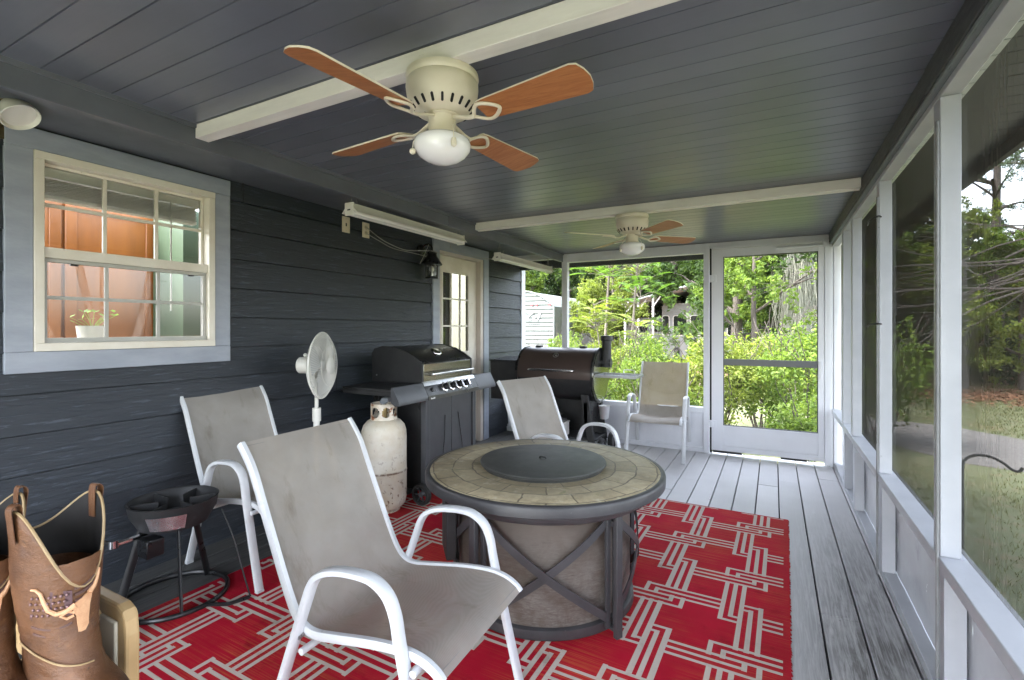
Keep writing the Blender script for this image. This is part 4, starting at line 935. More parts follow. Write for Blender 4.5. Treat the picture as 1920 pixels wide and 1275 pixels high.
for k, (dx, dy, dz, r_, m_) in enumerate(((.0, 0, .175, .035, 'black_matte'),)):
    tl_ = MB(); tl_.tube(smooth_path([(dx-.08, dy, .153), (dx-.03, dy+.02, .19+.02*k), (dx+.05, dy-.01, .17), (dx+.09, dy+.02, .155)], 5), .012, 8)
    o = obj("dark_bundle", tl_, m_, loc=None); o.location = wb.location; _props(o, "small dark bundle lying on top of the white plastic box under the pellet grill", "bundle")
cw = thing("white_cup", "white cup on the pellet grill frame above the white box", "cup", (-2.02, 4.56, .40))
b = MB(); b.lathe([(0, 0), (.03, 0), (.034, .09), (.031, .09), (.028, .006), (0, .006)], n=24); obj("cup_body", b, 'lampwhite', cw)
b = MB(); b.tube(smooth_path([(.031, -.005, .07), (.055, -.01, .068), (.06, -.01, .045), (.045, -.008, .025), (.03, -.005, .02)], 4), .005, 6); obj("cup_handle", b, 'lampwhite', cw)
gs = MB(); gs.box(-2.10, -1.86, 4.50, 4.62, .385, .399); o = obj("cup_ledge", gs, 'black_matte', pgr, True, bevel=.002)

# ================================================================ PROPANE TANK
pt_ = thing("propane_tank", "rusty white propane tank standing under the gas grill's side shelf", "tank", (-2.36, 2.56, 0.0015))
b = MB(); r_ = .153
b.lathe([(.0, .012), (.10, .012), (.10, .0), (.108, .0), (.110, .02), (.125, .032), (.145, .055), (.153, .09), (.1535, .27), (.1555, .275), (.1555, .283), (.1535, .288), (.153, .50), (.150, .545), (.138, .585), (.112, .615), (.08, .63), (0, .636)], n=56); tk = obj("cylinder", b, 'tank', pt_)
b = MB(); n = 64; zt0, zt1 = .622, .735; rc = .085
for k in range(n):   # collar with round and open cut-outs
    a0, a1 = 2*math.pi*k/n, 2*math.pi*(k+1)/n
    ph = math.degrees((a0+a1)/2)
    def opening(p):
        best = None
        for c0, wdt in ((-38, 17), (-90, 22), (14, 22), (142, 24), (90, 20), (196, 20)):
            d = abs((p-c0+180) % 360-180)
            if d < wdt: return math.sqrt(max(0, 1-(d/wdt)**2))*.036
        return 0
    q = opening(ph); segs = [(zt0, (zt0+zt1)/2-q), ((zt0+zt1)/2+q, zt1)] if q > .002 else [(zt0, zt1)]
    for za, zb2 in segs:
        vs = [(rr*math.cos(a), rr*math.sin(a), z) for rr in (rc-.003, rc+.003) for a in (a0, a1) for z in (za, zb2)]
        b.add(vs, [(0, 1, 3, 2), (4, 6, 7, 5), (0, 2, 6, 4), (1, 5, 7, 3)])
obj("collar", b, 'tank_collar', pt_)
b = MB(); b.lathe([(0, .63), (.022, .63), (.022, .70), (.014, .70), (.014, .728), (0, .728)], n=16); b.tube([(0, 0, .70), (.045, -.05, .705)], .014, 10); obj("valve", b, mat("dull_brass", (.3, .22, .1), None, rough=.4, metal=.8), pt_)
b = MB(); b.lathe([(0, .0), (.030, .0), (.034, .006), (.034, .014), (.027, .02), (0, .02)], n=18); mm = Matrix.Translation((.012, 0, .745)) @ Matrix.Rotation(R(35), 4, 'X'); b.tube([(-.02, 0, .01), (.05, .0, .022)], .016, 10); b.v = [tuple(mm @ Vector(p)) for p in b.v]; obj("valve_wheel", b, mat("grey_valve_plastic", (.22, .24, .26), None, rough=.35), pt_)

# ================================================================ PEDESTAL FAN
pf = thing("pedestal_fan", "dusty white pedestal fan against the grey siding", "fan", (-2.60, 2.20, 0))
b = MB(); b.lathe([(0, .0), (.19, .0), (.195, .01), (.17, .028), (.06, .045), (.03, .06), (0, .06)], n=40); obj("base", b, 'fan_white', pf)
b = MB(); b.tube([(0, 0, .05), (0, 0, .70)], .019, 14); b.tube([(0, 0, .65), (0, 0, .735)], .027, 14); obj("pole", b, 'fan_white', pf)
b = MB(); b.tube([(0, 0, .72), (0, 0, .93)], .012, 12); b.tube(smooth_path([(0, 0, .88), (-.02, -.01, .93), (-.03, -.015, .985)], 4), .018, 10); obj("neck", b, 'fan_white', pf)
fa = R(27); FM = Matrix.Translation((.035, .015, 1.01)) @ Matrix.Rotation(fa, 4, 'Z') @ Matrix.Rotation(R(90), 4, 'Y')   # local z -> facing
def fadd(b, nm, m='fan_white', par=None):
    b.v = [tuple(FM @ Vector(p)) for p in b.v]; return obj(nm, b, m, par or pf)
b = MB(); b.lathe([(0, -.155), (.042, -.155), (.052, -.145), (.054, -.055), (.046, -.05), (0, -.05)], n=24); b.sphere((-.065, 0, -.11), .013, 10, 8); b.tube([(-.05, 0, -.11), (-.065, 0, -.11)], .006, 6); mt = fadd(b, "motor")
cage = MB(); RF = .212
for sgn, nm in ((1, 'front'), (-1, 'rear')):
    nsp = 84
    for k in range(nsp):
        a = 2*math.pi*k/nsp; pts = []
        for i in range(9):
            u = i/8; r = .052+(RF-.052)*u; h = (.052*(1-u**3.2)) if sgn > 0 else -(.050*(1-u**3.2)); tw = .35*(1-u)*sgn
            pts.append((r*math.cos(a+tw), r*math.sin(a+tw), h))
        cage.tube(pts, .0013, 4, caps=False)
for rr, hh in ((RF, 0), (.13, .047), (.13, -.045)):
    cage.tube([(rr*math.cos(a), rr*math.sin(a), hh) for a in np.linspace(0, 2*math.pi, 49)[:-1]], .0045 if hh == 0 else .0018, 6, closed=True)
fadd(cage, "cage")
b = MB(); b.lathe([(0, .060), (.045, .059), (.058, .054), (.060, .048), (.05, .046), (0, .046)], n=30); fadd(b, "cage_badge")
b = MB()
for k in range(3):
    a0 = 2*math.pi*k/3; vs = []; nr, na = 7, 7
    for i in range(nr+1):
        r = .035+.155*i/nr
        for j in range(na+1):
            a = a0+1.35*(j/na-.5)*(1-.25*i/nr)+.3*i/nr; vs.append((r*math.cos(a), r*math.sin(a), .012*(2*j/na-1)))
    b.add(vs, [(i*(na+1)+j, i*(na+1)+j+1, (i+1)*(na+1)+j+1, (i+1)*(na+1)+j) for i in range(nr) for j in range(na)], 0, True)
b.lathe([(0, .028), (.03, .026), (.036, .015), (.036, -.02), (0, -.02)], n=20); fadd(b, "fan_blades", mat("translucent_grey_blades", (.42, .43, .42), None, rough=.4))
# ================================================================ WALL LIGHTS, OUTLETS, WIRES
fl = thing("flood_light", "white flood light bulb in a bronze holder under the eave above the window", "lamp", (-2.60, .79, 2.074))
fm = Vector((.56, .22, -.80)).normalized().to_track_quat('Z', 'Y').to_matrix()
b = MB(); b.lathe([(.0, -.012), (.040, -.013), (.054, -.010), (.059, .0), (.0615, .004), (.064, .002), (.063, -.006), (.056, -.032), (.040, -.06), (.030, -.075), (0, -.075)], n=40, axis=fm); obj("bulb", b, mat("frosted_flood_lens", (.68, .66, .60), None, rough=.3, rvar=0), fl)
b = MB(); b.lathe([(0, -.07), (.034, -.07), (.038, -.078), (.036, -.13), (.028, -.14), (0, -.14)], n=28, axis=fm); b.tube([tuple(fm @ Vector((0, 0, -.13))), (-.09, .02, .12), (-.13, .02, .085)], .014, 10); b.lathe([(0, 0), (.05, 0), (.05, .02), (0, .02)], (-.275, .02, .02), 24, axis=Matrix.Rotation(R(90), 3, 'Y')); b.tube([(-.13, .02, .085), (-.26, .02, .03)], .012, 8)
obj("bulb_holder", b, mat("dark_bronze", (.06, .045, .02), (.10, .08, .04), 8, .4, metal=.6), fl)
def shop_light(label, loc):
    t = thing("shop_light", label, "light fixture", loc, 0, "four foot fluorescent shop lights hung on chains")
    b = MB(); b.prism([(-.028, .045), (.028, .045), (.034, .02), (.062, -.012), (.060, -.015), (.030, .008), (-.030, .008), (-.060, -.015), (-.062, -.012), (-.034, .02)], -.61, .61, 'y'); 
    obj("reflector", b, 'lampwhite', t, bevel=.001)
    for y in (-.613, .603):
        b = MB(); b.box(-.036, .036, y, y+.012, -.03, .05); e = obj("end_cap", b, 'lampwhite', t, bevel=.003)
        if y < 0: b = MB(); b.box(-.012, .012, y-.001, y+.002, .0, .008); obj("slot", b, 'dark', e)
    for x in (-.022, .022): b = MB(); b.tube([(x, -.6, -.012), (x, .6, -.012)], .0125, 12); obj("tube", b, mat("fluorescent_tube", (.74, .73, .72), None, rough=.25, rvar=0), t)
    for y in (-.57, .57):
        b = MB(); 
        for dy in (-.03, .03):
            for k in range(7):
                p0 = Vector((0, y+dy*(1-k/6.0), .045+.10*k/6.0)); p1 = Vector((0, y+dy*(1-(k+.8)/6.0), .045+.10*(k+.8)/6.0)); b.tube([p0, p1], .0022, 5)
        obj("chain", b, 'wire', t)
    return t
sl1 = shop_light("nearer white fluorescent shop light hung above the back door and lantern", (-2.30, 2.80, 1.972))
dup(sl1, loc=(-2.30, 4.63, 1.915), label="farther white fluorescent shop light hung at the house corner near the trailer view")
def plate(label, y, z, kind, x=XW+.018):
    t = thing("wall_plate", label, "wall plate", (x, y, z), 0, "almond wall plates on the siding")
    b = MB(); b.box(0, .006, -.038, .038, -.06, .06); obj("cover", b, 'plate', t, bevel=.003)
    if kind == 'outlet':
        for dz in (-.022, .022):
            b = MB(); b.lathe([(0, .0072), (.015, .0072), (.017, .006), (.017, .004)], (0, 0, dz), 20, axis=Matrix.Rotation(R(90), 3, 'Y')); o = obj("receptacle", b, mat("plug_face", (.5, .42, .3), None, rough=.4), t)
            for dy in (-.006, .006): b = MB(); b.box(.0071, .0078, dy-.0012, dy+.0012, dz-.003, dz+.006); obj("slot", b, 'dark', o)
    else:
        b = MB(); b.box(.0055, .0066, -.006, .006, -.012, .012); obj("switch_hole", b, 'dark', t)
    for dz in (-.045, .045) if kind != 'outlet' else (0,):
        b = MB(); b.lathe([(0, .0072), (.003, .0068), (.003, .005)], (0, 0, dz), 8, axis=Matrix.Rotation(R(90), 3, 'Y')); obj("screw", b, 'steel', t)
    return t
plate("almond switch plate with one dark slot high on the siding", 2.69, 2.033, 'switch')
plate("almond double outlet plate with wires plugged in high on the siding", 2.895, 2.027, 'outlet')
lo_ = thing("low_outlet", "white outlet low on the siding with a black plug between the two grills", "outlet", (XW+.018, 5.47, .195))
b = MB(); b.box(0, .006, -.04, .04, -.065, .065); obj("cover", b, 'lampwhite', lo_, bevel=.003)
b = MB(); b.box(.006, .035, -.016, .016, -.035, -.005); obj("plug", b, 'rubber', lo_, bevel=.004)
def wire(name, pts, r, m, label, cat, n=7, group=None):
    b = MB(); b.tube(smooth_path(pts, n), r, 6); o = obj(name, b, m, loc=pts[0]); return _props(o, label, cat, group)
wire("power_cord", [(XW+.045, 5.47, .175), (XW+.10, 5.44, .14), (XW+.16, 5.40, .06), (XW+.25, 5.3, .01), (-2.4, 5.2, .006)], .004, 'rubber', "black power cord hanging from the low white outlet behind the pellet grill", "cord")
wire("lamp_wire", [(XW+.03, 2.895, 2.05), (XW+.05, 3.0, 1.99), (XW+.04, 3.15, 1.955), (XW+.05, 3.35, 1.93), (XW+.12, 3.52, 1.945), (XW+.13, 3.60, 1.95)], .0035, 'wire', "upper grey wire strung from the outlet plate to the lantern", "wire")
wire("lamp_wire", [(XW+.03, 2.895, 2.00), (XW+.04, 3.03, 1.96), (XW+.035, 3.2, 1.925), (XW+.06, 3.42, 1.915), (XW+.1, 3.56, 1.90)], .003, 'wire', "lower grey wire strung from the outlet plate to the lantern", "wire")
wire("cross_wire", [(-2.33, 3.3, 1.93), (-2.5, 3.62, 1.93), (-2.42, 4.0, 1.91), (-2.33, 4.1, 1.93), (-2.3, 4.15, 2.0)], .003, 'wire', "grey wire looped between the two shop lights", "wire")
lt = thing("wall_lantern", "black coach lantern on the wall beside the back door", "lantern", (-2.745, 3.60, 1.70))
b = MB(); b.lathe([(0, 0), (.066, 0), (.070, .006), (.064, .012), (.05, .018), (0, .018)], n=6); obj("base", b, 'black_paint', lt, bevel=.001)
b = MB(); b.lathe([(.053, .018), (.056, .125)], n=6, smooth=False); obj("glass", b, 'lantern_glass', lt)
b = MB()
for k in range(6): a = 2*math.pi*k/6; b.tube([(.055*math.cos(a), .055*math.sin(a), .012), (.058*math.cos(a), .058*math.sin(a), .13)], .005, 6)
obj("cage_bars", b, 'black_paint', lt)
b = MB(); b.lathe([(.0, .124), (.092, .122), (.096, .130), (.085, .146), (.060, .185), (.048, .200), (.044, .225), (.05, .232), (.04, .245), (.012, .255), (0, .256)], n=28); obj("roof_cap", b, 'black_paint', lt)
b = MB(); b.tube(smooth_path([(0, 0, .25), (.0, 0, .285), (-.03, 0, .315), (-.08, 0, .31), (-.11, 0, .27)], 6), .008, 8); b.lathe([(0, 0), (.055, 0), (.055, .012), (.04, .022), (0, .022)], (-.122, 0, .27), 24, axis=Matrix.Rotation(R(90), 3, 'Y')); obj("bracket", b, 'black_paint', lt)
b = MB(); b.lathe([(0, .02), (.012, .02), (.012, .06), (.02, .075), (.022, .095), (.012, .112), (0, .114)], n=16); obj("bulb", b, 'opal', lt)
b = MB()
for pts in ([(-.05, -.02, .20), (.03, -.06, .15), (.075, -.03, .10)], [(.02, -.07, .3), (-.03, -.05, .24), (-.09, -.06, .13)], [(-.06, .03, .27), (.02, -.05, .245), (.06, .02, .235)]): b.tube(smooth_path(pts, 5), .003, 5)
obj("loose_wire", b, 'wire', lt)

# ================================================================ BURNER, BOOTS, STOOL
bn = thing("outdoor_burner", "black outdoor propane burner stand on a floor ring by the wall", "burner", (-2.45, 1.27, 0.0015))
b = MB(); b.tube([(.215*math.cos(a), .215*math.sin(a), .012) for a in np.linspace(0, 2*math.pi, 49)[:-1]], 0, 8, sec=(.010, .012), closed=True); b.tube([(.21, .02, .012), (.30, .07, .014), (.33, .15, .016)], .009, 8); obj("floor_ring", b, 'black_paint', bn)
for a in (-130, -20, 110):
    b = MB(); ca, sa = math.cos(R(a)), math.sin(R(a)); b.tube([(.205*ca, .205*sa, .012), (.115*ca, .115*sa, .36)], 0, 8, sec=(.017, .006), up=(-sa, ca, 0)); obj("leg", b, 'black_paint', bn)
b = MB(); b.lathe([(.10, .345), (.135, .35), (.170, .415), (.176, .455), (.180, .462), (.174, .465), (.166, .458), (.158, .42), (.125, .365), (.10, .36)], n=48); obj("wind_guard", b, 'black_matte', bn)
b = MB(); b.lathe([(0, .37), (.05, .37), (.055, .39), (.04, .405), (0, .41)], n=24); 
for a in (0, 60, 120, 180, 240, 300): m = Matrix.Rotation(R(a), 4, 'Z'); b.box(.06, .165, -.004, .004, .40, .455, 0, m)
obj("grate", b, 'black_matte', bn)
b = MB(); b.tube(smooth_path([(-.02, -.05, .34), (-.02, -.14, .33), (-.04, -.22, .32)], 4), .012, 8); b.lathe([(0, 0), (.02, 0), (.02, .03), (0, .03)], (-.04, -.22, .31), 12); obj("gas_valve", b, 'chrome', bn)
b = MB(); b.box(.02, .10, -.16, -.09, .26, .335); obj("control_box", b, 'black_paint', bn, bevel=.004)
b = MB(); vs = []
for i in range(9):
    a = R(-62+6.2*i)
    for z, r_ in ((.365, .148), (.432, .1765)): vs.append(((r_+.004)*math.cos(a), (r_+.004)*math.sin(a), z))
b.add(vs, [(2*i, 2*i+2, 2*i+3, 2*i+1) for i in range(8)], 0, True); obj("foil_label", b, mat("crumpled_foil_label", (.42, .36, .38), (.68, .64, .66), 14, .25, metal=.85, bump=.4, bscale=18), bn)
b = MB(); b.tube(smooth_path([(.17, .12, .40), (.26, .12, .28), (.32, .13, .12), (.335, .15, .02)], 5), .0035, 6); obj("hose_clip", b, 'black_matte', bn)
wire("gas_hose", [(-2.49, 1.05, .325), (-2.52, .98, .37), (-2.50, .95, .43), (-2.56, 1.0, .475), (-2.66, 1.02, .48), (-2.74, .9, .40), (-2.77, .7, .2), (-2.75, .4, .02)], .009, 'rubber', "black rubber gas hose looping up from the burner valve", "hose")

def boot_mesh(scale=1.0, hgt=.39, notch=.13):
    """western boot, toe to +x, sole at z=0"""
    b = MB(); n = 40
    def ring(z, xb, xf, w, tilt=0):
        cx, rx = (xb+xf)/2, (xf-xb)/2; out = []
        for j in range(n):
            a = 2*math.pi*j/n; c, s_ = math.cos(a), math.sin(a)
            k = 1.0
            px = cx+rx*math.copysign(abs(c)**.92, c); t_ = (px-xb)/(xf-xb); wd = w*(1-.22*max(0, t_-.72)/.28 if xf > .12 else 1)
            out.append((px, wd*math.copysign(abs(s_)**.9, s_), z+tilt*(px-cx)))
        return out
    S_ = [(.030, -.073, .205, .044, -.02), (.045, -.078, .212, .047, -.02), (.070, -.078, .202, .046, -.06), (.090, -.077, .165, .043, -.14), (.108, -.076, .125, .041, -.22), (.128, -.074, .098, .042, -.22), (.155, -.071, .083, .045, -.1), (.185, -.071, .076, .049, 0), (.22, -.074, .074, .054, 0), (.26, -.077, .075, .058, 0), (.30, -.079, .077, .060, 0)]
    zs_ = np.linspace(.030, .30, 44); SA = np.array(S_)
    for z_ in zs_:
        q = [float(np.interp(z_, SA[:, 0], SA[:, k_])) for k_ in range(5)]; rg = []
        for j, (px, py, pz) in enumerate(ring(*q)):
            a = 2*math.pi*j/n; am = .0032*math.exp(-((z_-.135)/.042)**2)+.0009
            w_ = 1+am*20*math.sin(6.283*z_/.026+1.7*math.sin(2*a+3*z_*20)+.8*math.sin(5*a))*(.6+.4*math.sin(3*a+1))*.35
            rg.append((px*w_ if px < .1 else px, py*w_, pz))
        b.v += rg
    m = len(zs_); top = []
    for q in (.25, .5, .75, 1.0):
        rr = []
        for j in range(n):
            a = 2*math.pi*j/n; c, s_ = math.cos(a), math.sin(a)
            zt_ = hgt-.015-notch*max(0, c)**2.2*1.0-.045*max(0, -c)**2.0 + .02*abs(s_)**3
            rr.append((-.001+(.078+.003*q)*c, (.060+.004*q)*s_, .30+(zt_-.30)*q))
        b.v += rr; top = rr
    tot = m+4
    b.f = [(i*n+j, i*n+(j+1) % n, (i+1)*n+(j+1) % n, (i+1)*n+j) for i in range(tot-1) for j in range(n)]
    b.mi = [0]*len(b.f); b.sm = [True]*len(b.f)
    return b, top, n, tot
def make_boot(label, loc, rz, fancy=True, leather='leather', hgt=.39):
    t = thing("cowboy_boot", label, "boot", loc, rz, "brown cowboy boots" if fancy else None)
    b, top, n, tot = boot_mesh(hgt=hgt)
    up_ = obj("boot_upper", b, leather, t, solid=.004)
    li = MB(); li.v = [(x*.965 if x < .09 else x-.006, y*.955, z-.001) for x, y, z in b.v[(tot-9)*n:]]; k = 9
    li.f = [(i*n+j, (i+1)*n+j, (i+1)*n+(j+1) % n, i*n+(j+1) % n) for i in range(k-1) for j in range(n)]; li.mi = [0]*len(li.f); li.sm = [True]*len(li.f); obj("lining", li, 'boot_dark', up_)
    w = MB(); w.tube([(p[0], p[1], p[2]+.0005) for p in top], .0026, 6, closed=True); obj("top_binding", w, 'welt', up_)
    sl_ = MB(); pts = [(x*1.02+.001, y*1.10) for x, y, z in b.v[:n]]; sl_.prism(pts, .020, .031, 'z'); obj("sole", sl_, 'stitch', t, bevel=.002)
    hl = MB(); hl.prism([(-.078, -.030), (-.020, -.036), (-.018, .036), (-.078, .030), (-.088, 0)], 0, .021, 'z'); obj("heel", hl, 'stitch', t, bevel=.002)
    for sy in (-1, 1):
        j = n*3//4 if sy < 0 else n//4; p = Vector(top[j]); q = MB()
        lp = smooth_path([(p.x, p.y+sy*.004, p.z-.055), (p.x, p.y+sy*.007, p.z-.02), (p.x, p.y+sy*.009, p.z+.006), (p.x, p.y+sy*.001, p.z+.014), (p.x, p.y-sy*.006, p.z+.006), (p.x, p.y-sy*.006, p.z-.05)], 5)
        q.tube(lp, 0, 8, sec=(.0016, .0095), up=(1, 0, 0)); q2 = obj("pull_tab", q, leather, t)
    if not fancy: return t
    # surface point on the shaft (angle phi from the toe direction, height z)
    def sp(phi, z, e=.003):
        rx, ry = .0785, .0605; kk = (z-.155)/.15; rx = .075+.004*min(1, max(0, kk)); ry = .046+.0145*min(1, max(0, kk))
        c, s_ = math.cos(phi), math.sin(phi); return Vector((-.0005+(rx+e)*c, (ry+e)*s_, z))
    def patch(name, pts, m, th=.002, par=t, e=.003, flip=False):
        q = MB(); N_ = len(pts); A_ = [sp(p_, z_, e) for p_, z_ in pts]; B_ = [sp(p_, z_, e+th) for p_, z_ in pts]
        cA = sum((Vector(p) for p in [(a_[0], a_[1], 0) for a_ in pts]), Vector())/N_; ce_ = sp(cA.x, cA.y, e+th)
        q.add(A_+B_+[ce_], [(N_+i, N_+(i+1) % N_, 2*N_) for i in range(N_)]+[(i, (i+1) % N_, N_+(i+1) % N_, N_+i) for i in range(N_)]); return obj(name, q, m, par)
    D = -R(38)      # decoration centre, on the side facing away from the wall
    fl_ = patch("flag_patch", [(D-.62, .205), (D-.1, .205), (D+.35, .205), (D+.35, .25), (D-.1, .255), (D-.62, .25)], mat("dark_purple_leather", (.07, .03, .035), (.09, .045, .05), 20, .5), .0012)
    q = MB()
    for r_ in range(4):
        for c_ in range(7):
            p = sp(D-.56+.125*c_+.05*(r_ % 2), .212+.011*r_, .0045); q.sphere(p, .0028, 8, 5)
    obj("studs", q, mat("pewter_studs", (.2, .12, .12), None, rough=.35, metal=.6), fl_)
    for i_, (z0_, a0_, a1_) in enumerate(((.252, .42, .95), (.240, .42, .98), (.228, .42, 1.0), (.190, -.62, .35), (.177, -.60, .3))):
        q = MB(); q.tube([sp(D+a0_+(a1_-a0_)*k/14, z0_-.006*math.sin(math.pi*k/14) if i_ > 2 else z0_+.012*(k/14)**2, .002) for k in range(15)], .0032, 6); obj("tooled_line", q, 'stitch', t)
    hd = [(D+.33, .222), (D+.42, .226), (D+.75, .236), (D+.86, .243), (D+.84, .226), (D+.80, .214), (D+.77, .188), (D+.78, .178), (D+.66, .166), (D+.52, .157), (D+.47, .160), (D+.48, .178), (D+.44, .20), (D+.37, .210)]
    sk = patch("longhorn_skull", hd, 'copper', .004)
    q = MB(); q.tube([sp(D+a_, z_, .006) for a_, z_ in [(.42, .222), (.2, .215), (.0, .213), (-.17, .222), (-.25, .238), (-.3, .254), (-.40, .262), (-.50, .262)]], .0042, 8, taper=(1.2, .5)); obj("longhorn_horn", q, 'copper', sk)
    q = MB(); q.tube([sp(D+a_, z_, .006) for a_, z_ in [(.78, .236), (.92, .243), (1.02, .254), (1.1, .272)]], .0042, 8, taper=(1.2, .5)); obj("longhorn_horn", q, 'copper', sk)
    q = MB(); q.tube([sp(D+a_, z_, .005) for a_, z_ in [(.40, .208), (.25, .213), (.08, .207), (.22, .200), (.38, .203)]], .0026, 6); obj("longhorn_ear", q, 'copper', sk)
    q = MB(); q.tube(smooth_path([(-.02, -.048, .150), (.03, -.0475, .137), (.075, -.038, .125), (.100, -.02, .119), (.108, 0, .117)], 6), .0016, 6); obj("stitch_line", q, 'welt', t)
    return t
BZ = .515
make_boot("tan cowboy boot with a copper longhorn emblem on the tan plastic stool", (-1.222, .425, BZ), R(8), hgt=.395)
make_boot("tan cowboy boot at the left edge mostly out of frame on the stool", (-1.345, .345, BZ), R(2), hgt=.395)
make_boot("red brown leather boot standing on the deck behind the burner", (-2.33, .86, 0.0015), R(-20), False, 'leather2', .38)
st = thing("plastic_stool", "tan moulded plastic stool with a slotted back holding the boots", "stool", (-1.38, .3, 0))
# back slab with rounded corner and a grip slot, in the plane y = .51 - .537
b = MB(); bk = [(-1.72, .42), (-1.165, .42), (-1.162, .62), (-1.166, .650), (-1.178, .668), (-1.20, .676), (-1.70, .676), (-1.72, .66)]
hole = [(-1.30+.040*math.cos(a), .630+.018*math.sin(a)) for a in np.linspace(0, 2*math.pi, 25)[:-1]]
me_b = bmesh.new(); vo = [me_b.verts.new((x, .511, z)) for x, z in bk]; vh = [me_b.verts.new((x, .511, z)) for x, z in hole]
eo = [me_b.edges.new((vo[i], vo[(i+1) % len(vo)])) for i in range(len(vo))]; eh = [me_b.edges.new((vh[i], vh[(i+1) % len(vh)])) for i in range(len(vh))]
bmesh.ops.triangle_fill(me_b, edges=eo+eh, use_beauty=True)
ex = bmesh.ops.extrude_face_region(me_b, geom=me_b.faces[:]); bmesh.ops.translate(me_b, vec=(0, .027, 0), verts=[v for v in ex['geom'] if isinstance(v, bmesh.types.BMVert)]); bmesh.ops.recalc_face_normals(me_b, faces=me_b.faces[:])
bmesh.ops.translate(me_b, vec=(1.38, -.3, 0), verts=me_b.verts[:])
me_ = bpy.data.meshes.new("stool_back"); me_b.to_mesh(me_); me_.materials.append(M['tan_plastic']); obj("stool_back", me_, 'tan_plastic', st, bevel=.006)
b = MB(); b.prism(round_poly(.30, .50, .05, 5, -1.33, .27), .485, .512, 'z'); obj("seat", b, 'tan_plastic', st, True, bevel=.008)
b = MB(); b.box(-1.253, -1.188, .503, .5105, .45, .648); obj("back_recess", b, mat("pale_tan_plastic", (.56, .5, .38), None, rough=.5), st, True, bevel=.012)
for x, y in ((-1.21, .07), (-1.21, .485), (-1.46, .07), (-1.46, .485)):
    b = MB(); b.box(x-.022, x+.022, y-.022, y+.022, 0.0015, .486); obj("leg", b, 'tan_plastic', st, True, bevel=.006)
#@@OUTSIDE
# ================================================================ OUTSIDE
GZ = -.45
nr = np.random.default_rng(11)
def leaf_cloud(blobs, n, size, elong=1.9, clump=0, shell=.55, flat_=.0, asp=.42):
    """leaf quads spread through the blobs (cx,cy,cz,rx,ry,rz); clumped so that gaps show"""
    w = np.array([b[3]*b[4]*b[5] for b in blobs])**.8; w /= w.sum(); B = np.array(blobs)
    pid = nr.choice(len(blobs), n, p=w)
    d = nr.normal(size=(n, 3)); d /= np.linalg.norm(d, axis=1)[:, None]
    r = (shell+(1-shell)*nr.random(n))**.7*nr.normal(1, .09, n)
    P = B[pid, :3]+d*r[:, None]*B[pid, 3:6]
    if clump:
        nc = max(8, n//clump); ci = nr.integers(0, n, nc); cen = P[ci]; who = nr.integers(0, nc, n)
        sc = np.mean(B[:, 3:6])*.16
        P = cen[who]+nr.normal(size=(n, 3))*sc; d = d[ci][who]*.6+nr.normal(size=(n, 3))*.5
    nrm = d*.55+nr.normal(size=(n, 3))*.55+np.array([0, 0, .5+flat_]); nrm /= np.linalg.norm(nrm, axis=1)[:, None]
    t = nr.normal(size=(n, 3)); t -= nrm*np.sum(t*nrm, 1)[:, None]; t /= np.linalg.norm(t, axis=1)[:, None]
    s = np.cross(nrm, t); L = size*nr.uniform(.65, 1.3, n)[:, None]; Wd = L*asp
    a = P-t*L*.5; c = P+t*L*.5-nrm*L*.12; m = P+nrm*L*.06
    V = np.stack([a, m+s*Wd*.5, c, m-s*Wd*.5], 1).reshape(-1, 3)
    return V
def quads_mesh(name, V, m):
    n = len(V)//4; me = bpy.data.meshes.new(name)
    me.vertices.add(len(V)); me.vertices.foreach_set('co', V.astype(np.float32).ravel())
    me.loops.add(4*n); me.loops.foreach_set('vertex_index', np.arange(4*n, dtype=np.int32))
    me.polygons.add(n); me.polygons.foreach_set('loop_start', np.arange(0, 4*n, 4, dtype=np.int32))
    try: me.polygons.foreach_set('loop_total', np.full(n, 4, dtype=np.int32))
    except Exception: pass
    me.materials.append(M[m]); me.update(calc_edges=True); me.validate(); return me
def limb(b, p, d, L, r, depth, spread=.55, droop=0., ends=None):
    pts = [Vector(p)]; dd = Vector(d).normalized(); k = 6
    for i in range(k):
        dd = (dd+Vector((rnd.uniform(-1, 1), rnd.uniform(-1, 1), rnd.uniform(-1, 1)))*.16+Vector((0, 0, -droop))).normalized(); pts.append(pts[-1]+dd*L/k)
    b.tube(pts, r, 7 if r > .03 else 5, taper=(1, .55), caps=False)
    if ends is not None and depth <= 1: ends.append(pts[-1]); ends.append(pts[4])
    if depth <= 0: return
    for j in range(rnd.choice((2, 3))):
        q = pts[rnd.choice((3, 4, 5, 6))]; s = Vector((rnd.uniform(-1, 1), rnd.uniform(-1, 1), rnd.uniform(-.3, .8)))
        limb(b, q, dd+s*spread*1.4, L*rnd.uniform(.55, .8), r*.5, depth-1, spread, droop, ends)
def trunk_mesh(name, h, r, branches=5, lean=(0, 0), first=.35, L=1.6, depth=2, m='bark', droop=0.):
    b = MB(); pts = [Vector((0, 0, -.1))]; n = 9
    for i in range(1, n+1): pts.append(Vector((lean[0]*i/n+rnd.uniform(-.05, .05)*r*4, lean[1]*i/n+rnd.uniform(-.05, .05)*r*4, h*i/n)))
    b.tube(pts, r, 10, taper=(1.15, .5), caps=False); ends = []
    for j in range(branches):
        f = first+(1-first)*(j+.5)/branches; q = pts[min(n, int(f*n))]; a = j*2.4+rnd.uniform(-.4, .4)
        limb(b, q, (math.cos(a), math.sin(a), rnd.uniform(.2, .8)), L*rnd.uniform(.7, 1.1), r*.5, depth, ends=ends, droop=droop)
    return b.mesh(name, [M[m]]), ends

